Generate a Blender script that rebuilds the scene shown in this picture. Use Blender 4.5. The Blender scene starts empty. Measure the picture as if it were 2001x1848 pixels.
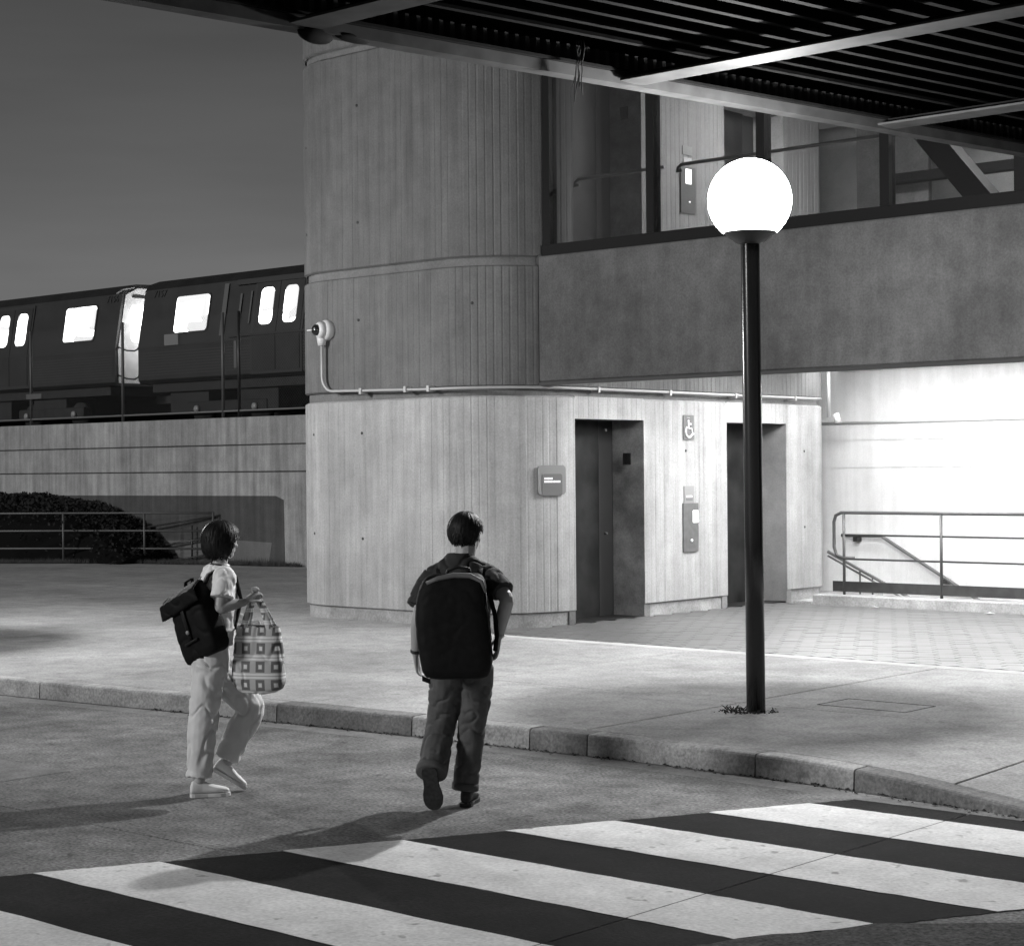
import bpy, math, random
from mathutils import Vector, Matrix, noise
R = math.radians
random.seed(7)
sc = bpy.context.scene
col = sc.collection

# ------------------------------------------------------------------ camera
YAW, ROLL, CAMH = R(41.5), 0.0085, 2.05
cam_d = bpy.data.cameras.new('camera'); cam = bpy.data.objects.new('camera', cam_d); col.objects.link(cam)
cam_d.sensor_width = 36.0; cam_d.lens = 3600.0 / 2001.0 * 36.0
cam_d.clip_start = 0.1; cam_d.clip_end = 2000
cam_d.shift_y = -4.0 / 2001.0
cam.matrix_world = Matrix.Translation((0, 0, CAMH)) @ Matrix.Rotation(YAW, 4, 'Z') @ Matrix.Rotation(R(90), 4, 'X') @ Matrix.Rotation(-ROLL, 4, 'Z')
sc.camera = cam

# ------------------------------------------------------------------ sky, sun, exposure
SUN_EL, SUN_AZ = R(20), math.atan2(-0.95, -0.32)      # azimuth of the direction TOWARDS the sun (town glow from behind left)
w = bpy.data.worlds.new('World'); sc.world = w; w.use_nodes = True
nt = w.node_tree; nt.nodes.clear()
sky = nt.nodes.new('ShaderNodeTexSky'); sky.sky_type = 'NISHITA'; sky.sun_disc = False
sky.sun_elevation = SUN_EL; sky.sun_rotation = R(90) - SUN_AZ; sky.dust_density = 0.0; sky.air_density = 0.2
bw = nt.nodes.new('ShaderNodeRGBToBW')                # black and white photograph
bg = nt.nodes.new('ShaderNodeBackground'); bg.inputs['Strength'].default_value = 0.087
wo = nt.nodes.new('ShaderNodeOutputWorld')
tcw = nt.nodes.new('ShaderNodeTexCoord'); mpw = nt.nodes.new('ShaderNodeMapping'); mpw.inputs['Scale'].default_value = (2.0, 2.0, 14.0); mpw.inputs['Rotation'].default_value = (R(4), R(3), 0)
nzw = nt.nodes.new('ShaderNodeTexNoise'); nzw.inputs['Scale'].default_value = 1.6; nzw.inputs['Detail'].default_value = 4
mrw = nt.nodes.new('ShaderNodeMapRange'); mrw.inputs['From Min'].default_value = .3; mrw.inputs['From Max'].default_value = .7; mrw.inputs['To Min'].default_value = .88; mrw.inputs['To Max'].default_value = 1.14
mw = nt.nodes.new('ShaderNodeMath'); mw.operation = 'MULTIPLY'
nt.links.new(tcw.outputs['Generated'], mpw.inputs['Vector']); nt.links.new(mpw.outputs[0], nzw.inputs['Vector']); nt.links.new(nzw.outputs[0], mrw.inputs[0])
nt.links.new(sky.outputs[0], bw.inputs[0]); nt.links.new(bw.outputs[0], mw.inputs[0]); nt.links.new(mrw.outputs[0], mw.inputs[1]); nt.links.new(mw.outputs[0], bg.inputs['Color']); nt.links.new(bg.outputs[0], wo.inputs['Surface'])
sd = bpy.data.lights.new('sun', 'SUN'); sd.energy = 1.5; sd.angle = R(9); sd.color = (1, 1, 1)
sun = bpy.data.objects.new('sun', sd); col.objects.link(sun)
tosun = Vector((math.cos(SUN_AZ) * math.cos(SUN_EL), math.sin(SUN_AZ) * math.cos(SUN_EL), math.sin(SUN_EL)))
sun.rotation_euler = tosun.to_track_quat('Z', 'Y').to_euler(); sun.location = (-10, -20, 25)
vs = sc.view_settings; vs.view_transform = 'Standard'; vs.look = 'None'; vs.exposure = 0.0; vs.gamma = 1.0; vs.use_curve_mapping = False

cy = sc.cycles; cy.use_denoising = True; cy.max_bounces = 6; cy.diffuse_bounces = 3; cy.glossy_bounces = 3; cy.transparent_max_bounces = 8; cy.caustics_reflective = False; cy.caustics_refractive = False; cy.sample_clamp_indirect = 8.0
# lamp strengths (radiance of the lit surfaces)
GLOBE, BULB, TUBE, BACKROW, HALL, TRAINWIN = 45.0, 2350.0, 210.0, 42.0, 520.0, 5.0

# ------------------------------------------------------------------ materials
MATS = {}
def _mat(name):
    m = bpy.data.materials.new(name); m.use_nodes = True
    n = m.node_tree.nodes; l = m.node_tree.links
    return m, n, l, n['Principled BSDF']
def g3(v): return (v, v, v, 1)
def plain(name, v, rough=0.6, metal=0.0, spec=0.5, var=0.0, scale=20.0):
    if name in MATS: return MATS[name]
    m, n, l, p = _mat(name)
    p.inputs['Base Color'].default_value = g3(v); p.inputs['Roughness'].default_value = rough
    p.inputs['Metallic'].default_value = metal; p.inputs['Specular IOR Level'].default_value = spec
    if var:
        tc = n.new('ShaderNodeTexCoord'); nz = n.new('ShaderNodeTexNoise'); nz.inputs['Scale'].default_value = scale; nz.inputs['Detail'].default_value = 5
        mr = n.new('ShaderNodeMapRange'); mr.inputs['From Min'].default_value = .3; mr.inputs['From Max'].default_value = .7
        mr.inputs['To Min'].default_value = v * (1 - var); mr.inputs['To Max'].default_value = v * (1 + var)
        l.new(tc.outputs['Object'], nz.inputs['Vector']); l.new(nz.outputs[0], mr.inputs[0]); l.new(mr.outputs[0], p.inputs['Base Color'])
    MATS[name] = m; return m
def emit(name, v):
    if name in MATS: return MATS[name]
    m, n, l, p = _mat(name); p.inputs['Base Color'].default_value = g3(.8)
    p.inputs['Emission Color'].default_value = g3(1); p.inputs['Emission Strength'].default_value = v
    MATS[name] = m; return m
def concrete(name, v, var=.18, streak=.0, big=.12, grain=.25, rough=.9, bump=.25, bscale=60, spec=.08, speck=0.0):
    """grey concrete: large blotches, fine grain, optional vertical run-off streaks and dark specks; world-space coordinates"""
    if name in MATS: return MATS[name]
    m, n, l, p = _mat(name)
    geo = n.new('ShaderNodeNewGeometry')
    def nz(scale, vec=None, detail=6, rough_=.6):
        x = n.new('ShaderNodeTexNoise'); x.inputs['Scale'].default_value = scale; x.inputs['Detail'].default_value = detail; x.inputs['Roughness'].default_value = rough_
        l.new(vec if vec else geo.outputs['Position'], x.inputs['Vector']); return x.outputs[0]
    def mul(a, k0, k1, lo=.3, hi=.7):
        mr = n.new('ShaderNodeMapRange'); l.new(a, mr.inputs[0]); mr.inputs['From Min'].default_value = lo; mr.inputs['From Max'].default_value = hi
        mr.inputs['To Min'].default_value = k0; mr.inputs['To Max'].default_value = k1; return mr.outputs[0]
    def times(a, b):
        x = n.new('ShaderNodeMath'); x.operation = 'MULTIPLY'; l.new(a, x.inputs[0])
        if isinstance(b, float): x.inputs[1].default_value = b
        else: l.new(b, x.inputs[1])
        return x.outputs[0]
    f = mul(nz(.55, detail=8), 1 - big * 1.6, 1 + big)
    f = times(f, mul(nz(4.0, detail=8), 1 - var, 1 + var))
    f = times(f, mul(nz(45, detail=3), 1 - grain, 1 + grain))
    if streak:
        mp = n.new('ShaderNodeMapping'); mp.inputs['Scale'].default_value = (6, 6, .35); l.new(geo.outputs['Position'], mp.inputs['Vector'])
        f = times(f, mul(nz(1.0, mp.outputs[0], 7, .65), 1 - streak * 1.3, 1 + streak * .6))
    if speck:
        f = times(f, mul(nz(9, detail=2), 1 - speck, 1.0, .28, .36))
    f = times(f, float(v))
    l.new(f, p.inputs['Base Color'])
    p.inputs['Roughness'].default_value = rough; p.inputs['Specular IOR Level'].default_value = spec
    if bump:
        b = n.new('ShaderNodeBump'); b.inputs['Strength'].default_value = bump; b.inputs['Distance'].default_value = .01
        l.new(nz(bscale, detail=8), b.inputs['Height']); l.new(b.outputs[0], p.inputs['Normal'])
    MATS[name] = m; return m
def glass(name, tint=.75):
    if name in MATS: return MATS[name]
    m = bpy.data.materials.new(name); m.use_nodes = True; n = m.node_tree.nodes; l = m.node_tree.links; n.clear()
    o = n.new('ShaderNodeOutputMaterial'); mx = n.new('ShaderNodeMixShader'); fr = n.new('ShaderNodeFresnel'); fr.inputs[0].default_value = 1.5
    t = n.new('ShaderNodeBsdfTransparent'); t.inputs[0].default_value = g3(tint); gl = n.new('ShaderNodeBsdfGlossy'); gl.inputs['Roughness'].default_value = .03
    l.new(fr.outputs[0], mx.inputs[0]); l.new(t.outputs[0], mx.inputs[1]); l.new(gl.outputs[0], mx.inputs[2]); l.new(mx.outputs[0], o.inputs['Surface'])
    MATS[name] = m; return m

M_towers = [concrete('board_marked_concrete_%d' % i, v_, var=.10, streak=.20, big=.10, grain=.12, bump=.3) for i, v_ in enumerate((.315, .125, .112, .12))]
M_tower = concrete('board_marked_concrete', .27, var=.10, streak=.20, big=.10, grain=.12, bump=.3)
M_joint = concrete('joint_concrete', .13, var=.15, big=.1, grain=.15)
M_plinth = concrete('plinth_concrete', .27, var=.25, big=.2, grain=.2)
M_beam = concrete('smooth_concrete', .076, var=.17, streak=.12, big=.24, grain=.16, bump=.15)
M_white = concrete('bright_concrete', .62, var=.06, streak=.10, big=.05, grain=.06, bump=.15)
M_hallw = concrete('hall_wall_concrete', .30, var=.1, big=.1, grain=.1, bump=.1)
M_retain = concrete('retaining_concrete', .34, var=.12, streak=.30, big=.15, grain=.15)
M_patch = concrete('grey_cover_paint', .085, var=.12, streak=.22, big=.1, grain=.15, bump=.1)
M_patch2 = concrete('pale_cover_paint', .15, var=.10, streak=.1, big=.1, grain=.1, bump=.1)
M_walk = concrete('sidewalk_concrete', .34, var=.16, big=.17, grain=.26, bump=.2, speck=.25)
M_road = concrete('road_concrete', .175, var=.32, big=.36, grain=.55, bump=.35, speck=.3)
M_kerb = concrete('kerb_concrete', .37, var=.28, big=.22, grain=.3, bump=.45, speck=.3)
M_kerb_shade = concrete('shaded_kerb_concrete', .20, var=.25, big=.2, grain=.3, bump=.5, speck=.3)  # darker kerb tone paints in shadows lying on the kerb
M_gut = concrete('gutter_concrete', .20, var=.25, big=.2, grain=.25, bump=.4)
M_dirt = concrete('joint_dirt', .05, var=.3, big=.2, grain=.3)
M_stripe = concrete('white_road_paint', .73, var=.13, big=.12, grain=.15, bump=.2, speck=.45)
M_black = concrete('black_road_paint', .012, var=.45, big=.45, grain=.6, bump=.3)
M_asph = concrete('coarse_asphalt', .075, var=.3, big=.2, grain=.65, bump=1.0, bscale=55)
M_line = concrete('white_edge_line', .42, var=.12, big=.1, grain=.1)
M_tile = concrete('paver_tile', .088, var=.10, big=.12, grain=.10, rough=.5, spec=.5, bump=.15)
M_pole = plain('black_gloss_paint', .012, .22, spec=.6)
M_blackm = plain('black_steel', .02, .45, var=.4, scale=8)
M_rail = plain('painted_rail_steel', .045, .4)
M_railg = plain('galvanised_rail', .10, .5, .1)
M_frame = plain('bronze_window_frame', .004, .6, spec=.08)
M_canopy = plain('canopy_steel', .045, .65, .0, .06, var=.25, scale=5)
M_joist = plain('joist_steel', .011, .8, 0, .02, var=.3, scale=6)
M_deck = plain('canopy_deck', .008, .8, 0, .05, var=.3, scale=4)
M_zinc = plain('conduit_metal', .30, .5, .1)
M_housing = plain('pale_plastic', .45, .5)
M_lens = plain('dark_dome', .012, .12)
M_ldoor = plain('lift_door_metal', .013, .6, 0, .15, var=.6, scale=3)
M_ljamb = concrete('stained_jamb', .15, var=.35, big=.3, grain=.15)
M_ljamb2 = concrete('pale_jamb', .20, var=.15, big=.15, grain=.1)
M_dark = plain('dark_recess', .012, .7)
M_sign = plain('grey_sign_plate', .15, .45)
M_sign2 = plain('dark_sign_plate', .085, .45)
M_signw = plain('white_lettering', .85, .5)
M_panel = plain('call_panel_steel', .10, .4, .2, var=.15, scale=14)
M_train = plain('train_body_metal', .015, .42, .2, var=.35, scale=2.2)
M_trainb = plain('train_dark_trim', .016, .4)
M_trainend = plain('train_end_paint', .6, .5, var=.12, scale=6)
M_under = plain('undercarriage_grime', .012, .8, var=.5, scale=6)
M_win = emit('lit_train_window', TRAINWIN)
_n = M_win.node_tree.nodes; _l = M_win.node_tree.links                    # lit interior with greyer fittings showing through the glass
_g = _n.new('ShaderNodeNewGeometry'); _mp = _n.new('ShaderNodeMapping'); _mp.inputs['Scale'].default_value = (1.6, 1.6, 2.2); _v = _n.new('ShaderNodeTexVoronoi'); _v.distance = 'CHEBYCHEV'; _v.inputs['Scale'].default_value = 1.0
_r = _n.new('ShaderNodeMapRange'); _r.inputs['From Min'].default_value = .30; _r.inputs['From Max'].default_value = .42; _r.inputs['To Min'].default_value = .52; _r.inputs['To Max'].default_value = TRAINWIN
_l.new(_g.outputs['Position'], _mp.inputs['Vector']); _l.new(_mp.outputs[0], _v.inputs['Vector']); _l.new(_v.outputs['Color'], _r.inputs[0]); _l.new(_r.outputs[0], _n['Principled BSDF'].inputs['Emission Strength'])
M_globe = bpy.data.materials.new('lit_opal_globe'); M_globe.use_nodes = True      # thin opal shell: lets half of the bulb's light through and glows
_n = M_globe.node_tree.nodes; _l = M_globe.node_tree.links; _n.clear(); _o = _n.new('ShaderNodeOutputMaterial'); _x = _n.new('ShaderNodeMixShader'); _t = _n.new('ShaderNodeBsdfTransparent'); _e = _n.new('ShaderNodeEmission')
_e.inputs['Strength'].default_value = GLOBE; _x.inputs[0].default_value = .5; _l.new(_t.outputs[0], _x.inputs[1]); _l.new(_e.outputs[0], _x.inputs[2]); _l.new(_x.outputs[0], _o.inputs['Surface'])
M_tube = emit('lit_ceiling_diffuser', TUBE)
M_tube2 = emit('lit_back_row_diffuser', BACKROW)
M_hall = emit('lit_hall_diffuser', HALL)
M_glass = glass('window_glass')
M_leaf = plain('hedge_leaf', .004, .8, var=.5, scale=3)
M_grass = plain('grass_blade', .03, .7, var=.5, scale=4)
M_soil = concrete('soil', .06, var=.4, big=.3, grain=.4, bump=.8)
M_skin = plain('skin', .40, .5, var=.06, scale=12)
M_hair = plain('black_hair', .009, .55, spec=.22)

# ------------------------------------------------------------------ object helpers
WO = {}
def reg(o, name, label=None, cat=None, group=None, kind=None):
    if label: o['label'] = label
    if cat: o['category'] = cat
    if group: o['group'] = group
    if kind: o['kind'] = kind
    return o
def thing(name, label, cat, loc=(0, 0, 0), group=None, kind=None):
    o = bpy.data.objects.new(name, None); o.empty_display_size = .2; col.objects.link(o); o.location = loc
    WO[o] = Vector(loc); return reg(o, name, label, cat, group, kind)
class MB:
    """collects shapes in world coordinates; build() makes ONE mesh object"""
    def __init__(s): s.v = []; s.f = []; s.sm = []
    def add(s, vs, fs, smooth=False):
        b = len(s.v); s.v += [Vector(x) for x in vs]
        for f in fs: s.f.append([b + i for i in f]); s.sm.append(smooth)
        return s
    def box(s, x0, x1, y0, y1, z0, z1, bev=0.0):
        if bev <= 0:
            v = [(x, y, z) for z in (z0, z1) for y in (y0, y1) for x in (x0, x1)]
            return s.add(v, [(0, 2, 3, 1), (4, 5, 7, 6), (0, 1, 5, 4), (2, 6, 7, 3), (0, 4, 6, 2), (1, 3, 7, 5)])
        b = bev
        def ring(e, z): return [(x0 + e, y0 + e, z), (x1 - e, y0 + e, z), (x1 - e, y1 - e, z), (x0 + e, y1 - e, z)]
        return s.rings([ring(b, z0), ring(0, z0 + b), ring(0, z1 - b), ring(b, z1)])
    def rings(s, rs, smooth=False, cap=True, closed=True):
        n = len(rs[0]); vs = [p for r in rs for p in r]; fs = []
        for k in range(len(rs) - 1):
            for i in range(n if closed else n - 1):
                j = (i + 1) % n; fs.append((k * n + i, k * n + j, (k + 1) * n + j, (k + 1) * n + i))
        if cap: fs.append(tuple(range(n))[::-1]); fs.append(tuple((len(rs) - 1) * n + i for i in range(n)))
        return s.add(vs, fs, smooth)
    def tube(s, pts, r, n=10, cap=True, smooth=True):
        pts = [Vector(p) for p in pts]; rs = []; ref = None
        for i, p in enumerate(pts):
            t = ((pts[min(i + 1, len(pts) - 1)] - p).normalized() + (p - pts[max(i - 1, 0)]).normalized())
            t = t.normalized() if t.length > 1e-6 else Vector((0, 0, 1))
            if ref is None: ref = t.orthogonal()
            ref = (ref - t * ref.dot(t)).normalized(); up = t.cross(ref)
            rr = r[i] if isinstance(r, (list, tuple)) else r
            rs.append([p + (ref * math.cos(a) + up * math.sin(a)) * rr for a in [2 * math.pi * k / n for k in range(n)]])
        return s.rings(rs, smooth, cap)
    def prism(s, poly, d):
        d = Vector(d); a = [Vector(p) for p in poly]; return s.rings([a, [p + d for p in a]])
    def panel(s, c, ax, ay, w_, h_, r, t, seg=4):
        """rounded rectangle plate: centre, unit axes, size, corner radius, thickness along ax x ay"""
        c = Vector(c); ax = Vector(ax).normalized(); ay = Vector(ay).normalized(); nrm = ax.cross(ay)
        pts = rrect(w_, h_, r, seg)
        return s.prism([c + ax * x + ay * y for x, y in pts], nrm * t)
    def ellipsoid(s, c, rad, mat3=None, n=16, m=10):
        c = Vector(c); rs = []
        for j in range(1, m):
            th = math.pi * j / m
            ring = []
            for i in range(n):
                a = 2 * math.pi * i / n; p = Vector((rad[0] * math.sin(th) * math.cos(a), rad[1] * math.sin(th) * math.sin(a), -rad[2] * math.cos(th)))
                if mat3: p = mat3 @ p
                ring.append(c + p)
            rs.append(ring)
        return s.rings(rs, True, True)
    def build(s, name, mat, parent=None, loc=None, label=None, cat=None, group=None, kind=None):
        me = bpy.data.meshes.new(name); base = WO[parent] if parent else Vector(loc or (0, 0, 0))
        me.from_pydata([tuple(v - base) for v in s.v], [], s.f); me.polygons.foreach_set('use_smooth', s.sm); me.update()
        o = bpy.data.objects.new(name, me); col.objects.link(o)
        if mat: me.materials.append(mat)
        if parent: o.parent = parent
        else: o.location = base
        WO[o] = base; return reg(o, name, label, cat, group, kind)
def rrect(w_, h_, r, seg=4):
    pts = []
    for cx, cy, a0 in ((w_ / 2 - r, h_ / 2 - r, 0), (-w_ / 2 + r, h_ / 2 - r, 90), (-w_ / 2 + r, -h_ / 2 + r, 180), (w_ / 2 - r, -h_ / 2 + r, 270)):
        for k in range(seg + 1):
            a = R(a0 + 90 * k / seg); pts.append((cx + r * math.cos(a), cy + r * math.sin(a)))
    return pts
def text_mesh(name, txt, size, origin, ax, ay, mat, parent, depth=.004, shear=0):
    cu = bpy.data.curves.new(name, 'FONT'); cu.body = txt; cu.size = size; cu.extrude = depth; cu.shear = shear; cu.align_x = 'CENTER'; cu.align_y = 'CENTER'
    to = bpy.data.objects.new(name + '_tmp', cu); col.objects.link(to)
    dg = bpy.context.evaluated_depsgraph_get(); me = bpy.data.meshes.new_from_object(to.evaluated_get(dg))
    bpy.data.objects.remove(to); bpy.data.curves.remove(cu)
    ax = Vector(ax).normalized(); ay = Vector(ay).normalized(); nz_ = ax.cross(ay); o_ = Vector(origin) - WO[parent]
    for v in me.vertices: v.co = o_ + ax * v.co.x + ay * v.co.y + nz_ * v.co.z
    me.materials.clear(); me.materials.append(mat); me.name = name
    o = bpy.data.objects.new(name, me); col.objects.link(o); o.parent = parent; WO[o] = WO[parent]; return o

# ------------------------------------------------------------------ ground, road, kerb, sidewalk
HOLE = (-13.9, -5.0, 22.55, 24.5)
def frame_quads(mb, x0, x1, y0, y1, z, h):
    for a, b, c, d in ((x0, h[0], y0, y1), (h[1], x1, y0, y1), (h[0], h[1], y0, h[2]), (h[0], h[1], h[3], y1)):
        mb.add([(a, c, z), (b, c, z), (b, d, z), (a, d, z)], [(0, 1, 2, 3)])
mb = MB(); frame_quads(mb, -400, 300, -300, 400, -.02, HOLE)
mb.build('ground', M_dirt, label='dark ground showing in the joints between the road slabs', cat='ground', kind='structure')

KV = [(-60, 4.0), (-40, 6.9), (-30, 8.1), (-20, 9.3), (-15, 9.75), (-12.5, 10.02), (-10, 10.22), (-8, 10.3), (-6.5, 10.27), (-5.2, 10.1), (-4, 9.85), (-2, 9.4), (4, 8.0)]
def interp(T, x):
    if x <= T[0][0]: return T[0][1]
    for (a, b), (c, d) in zip(T, T[1:]):
        if x <= c: return b + (d - b) * (x - a) / (c - a)
    return T[-1][1]
def kv(u): return interp(KV, u)
def kh(u): return interp([(-6.7, .15), (-5.9, .125), (-5.2, .075), (-4.5, .02), (-2, .015)], u)
def walk_z(u, v):
    t = min(1, max(0, (v - kv(u) - .18) / 2.0)); return kh(u) + (.15 - kh(u)) * t
def slab(name, us, vlo, vhi, zf, th, mat, parent, nu=6, nv=6, ch=.006):
    """a cast slab with its own edges: top grid following zf, small chamfer, skirt"""
    u0, u1 = us; rings = []; verts = []; faces = []
    def lo(u): return vlo(u) if callable(vlo) else vlo
    def hi(u): return vhi(u) if callable(vhi) else vhi
    g = []
    for i in range(nu + 1):
        row = []
        for j in range(nv + 1):
            u = u0 + (u1 - u0) * i / nu; v = lo(u) + (hi(u) - lo(u)) * j / nv
            row.append(len(verts)); verts.append((u, v, zf(u, v)))
        g.append(row)
    for i in range(nu):
        for j in range(nv): faces.append((g[i][j], g[i + 1][j], g[i + 1][j + 1], g[i][j + 1]))
    loop = [g[i][0] for i in range(nu + 1)] + [g[nu][j] for j in range(1, nv + 1)] + [g[i][nv] for i in range(nu - 1, -1, -1)] + [g[0][j] for j in range(nv - 1, 0, -1)]
    cu = (u0 + u1) / 2; cv = (lo(cu) + hi(cu)) / 2
    base = len(verts)
    for k in loop:
        x, y, z = verts[k]; dx, dy = x - cu, y - cv; L = math.hypot(dx, dy); verts.append((x + dx / L * ch, y + dy / L * ch, z - ch))
    b2 = len(verts)
    for k in range(len(loop)):
        x, y, z = verts[base + k]; verts.append((x, y, z - th))
    n = len(loop)
    for k in range(n):
        j = (k + 1) % n; faces.append((loop[k], base + k, base + j, loop[j])); faces.append((base + k, b2 + k, b2 + j, base + j))
    m_ = MB().add(verts, faces); return m_.build(name, mat, parent)

road = thing('road', 'grey concrete roadway of large cast slabs in the foreground', 'road', (-8, 6, 0), kind='structure')
ru = [-47, -40, -33, -26, -19, -12.0, -5.2, 1.6, 8.4]
for a, b in zip(ru, ru[1:]):
    for lo_, hi_ in ((6.46, lambda u: kv(u) - .275), (2.5, 6.44), (-1.5, 2.49), (-5.5, -1.51)):
        slab('road_slab', (a + .006, b - .006), lo_, hi_, lambda u, v: 0.0, .015, M_road, road, 8, 1, .004)
# gutter strip and kerb stones
for a, b in zip([-47, -41, -35, -29, -23, -17.5, -14, -11.1, -8.1, -5.1, -2], [-41, -35, -29, -23, -17.5, -14, -11.1, -8.1, -5.1, -2, 4]):
    slab('gutter_slab', (a + .004, b - .004), lambda u: kv(u) - .265, lambda u: kv(u) - .004, lambda u, v: -.004, .012, M_gut, road, 8, 1, .003)
kerb = thing('kerb', 'long concrete kerb of cast stones between road and sidewalk', 'kerb', (-9, 10.2, 0), kind='structure')
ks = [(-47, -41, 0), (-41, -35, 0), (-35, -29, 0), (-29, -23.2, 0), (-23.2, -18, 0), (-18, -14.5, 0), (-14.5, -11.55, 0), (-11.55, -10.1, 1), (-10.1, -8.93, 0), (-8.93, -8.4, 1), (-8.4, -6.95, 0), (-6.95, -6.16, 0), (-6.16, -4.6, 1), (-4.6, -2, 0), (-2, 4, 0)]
for a, b, dk in ks:
    m_ = MB(); n = 10; rs = []
    for i in range(n + 1):
        u = a + .006 + (b - a - .012) * i / n; v = kv(u); h = kh(u) + random.uniform(-.002, .002); r = min(.022, h * .4)
        ch = [(v - .002, -.018), (v + .004, h - r), (v + .012, h - r * .4), (v + .026, h - .002), (v + .17, h), (v + .176, h - .006), (v + .176, -.018)]
        rs.append([(u, y, z) for y, z in ch])
    m_.rings(rs); m_.build('kerb_stone', M_kerb_shade if dk else M_kerb, kerb)
# sidewalk: base sheet and slabs
walk = thing('sidewalk', 'pale concrete sidewalk and plaza of cast slabs behind the kerb', 'sidewalk', (-9, 13, .1), kind='structure')
mb = MB(); n = 60
for i in range(n):
    u0, u1 = -60 + 64 * i / n, -60 + 64 * (i + 1) / n
    z0, z1 = kh(u0) * .5, kh(u1) * .5
    mb.add([(u0, kv(u0) + .17, z0 - .01), (u1, kv(u1) + .17, z1 - .01), (u1, 12.6, .06), (u0, 12.6, .06)], [(0, 1, 2, 3)])
frame_quads(mb, -60, 4, 12.6, 40, .06, (HOLE[0], HOLE[1], HOLE[2], HOLE[3]))
mb.build('sub_base', M_dirt, walk)
wu = [-38, -33.5, -30, -26.7, -23.5, -20.3, -17.3, -14.3, -11.4, -8.55, -5.5, -2.5, 3.5]
for i, (a, b) in enumerate(zip(wu, wu[1:])):
    slab('sidewalk_slab', (a + .012, b - .012), lambda u: kv(u) + .188, 12.435, walk_z, .05, M_walk, walk, 8, 8)
    slab('sidewalk_slab', (a + .012, b - .012), 12.458, 15.695, lambda u, v: .15, .05, M_walk, walk, 1, 1)
    if b < -18:
        for lo_, hi_ in ((15.715, 18.9), (18.915, 22.2), (22.215, 25.6)):
            slab('sidewalk_slab', (a + .012, b - .012), lo_, hi_, lambda u, v: .15, .05, M_walk, walk, 1, 1)
slab('sidewalk_slab', (-20.293, -15.3), 15.715, 18.9, lambda u, v: .149, .05, M_walk, walk, 1, 1)
slab('sidewalk_slab', (-17.29, -14.3), 22.6, 25.6, lambda u, v: .149, .05, M_walk, walk, 1, 1)
# manhole outline cut in the sidewalk beside the lamp
mb = MB()
for a, b, c, d in ((-8.0, -7.2, 12.72, 12.728), (-8.0, -7.2, 13.2, 13.208), (-8.0, -7.992, 12.735, 13.2), (-7.208, -7.2, 12.735, 13.2)): mb.box(a, b, c, d, .145, .153)
mb.build('access_cover_seam', M_dirt, walk)
slab('edge_line', (-15.2, 3.0), 15.715, 15.93, lambda u, v: .152, .05, M_line, walk, 1, 1)
# hexagonal pavers of the plaza: nearest 300 singly, the rest joined
plaza = thing('plaza_paving', 'hexagonal pavers in front of the lift doors and under the beam', 'paving', (-10, 18, .1), kind='structure')
ff = .235; rr = (ff - .004) / math.sqrt(3)
def hexv(c, z=.15):
    top = [(c[0] + (rr - .003) * math.cos(R(60 * k + 30)), c[1] + (rr - .003) * math.sin(R(60 * k + 30)), z) for k in range(6)]
    mid = [(c[0] + rr * math.cos(R(60 * k + 30)), c[1] + rr * math.sin(R(60 * k + 30)), z - .006) for k in range(6)]
    bot = [(x, y, .07) for x, y, _ in mid]; return [bot, mid, top]
cells = []
j = 0; v = 16.08
while v < 22.0:
    u = -15.2 + (ff / 2 if j % 2 else 0)
    while u < 2:
        if (u > -14.5 or v < 17.45 and (u + 15.75) ** 2 + (v - 17.6) ** 2 > 1.36 ** 2) : cells.append((u, v))
        u += ff
    v += ff * math.sqrt(3) / 2; j += 1
vis = [c for c in cells if -14.6 < c[0] < -6.2]
def depth(c): return -c[0] * math.sin(YAW) + c[1] * math.cos(YAW)
inview = [c for c in vis if abs((c[0] * math.cos(YAW) + c[1] * math.sin(YAW)) / depth(c)) < .285]
near = set(sorted(inview, key=depth)[:300])
me0 = MB().rings(hexv((0, 0)))
m0 = bpy.data.meshes.new('paver'); m0.from_pydata([tuple(v) for v in me0.v], [], me0.f); m0.materials.append(M_tile)
rest = MB()
for c in cells:
    dz = random.uniform(-.0015, .0015)
    if c in near:
        o = bpy.data.objects.new('paver', m0); col.objects.link(o); o.parent = plaza; o.location = Vector((c[0], c[1], dz)) - WO[plaza]; o.rotation_euler = (random.uniform(-.005, .005), random.uniform(-.005, .005), 0)
    else: rest.rings(hexv(c, .15 + dz))
rest.build('paver_field', M_tile, plaza, kind='stuff')
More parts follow.
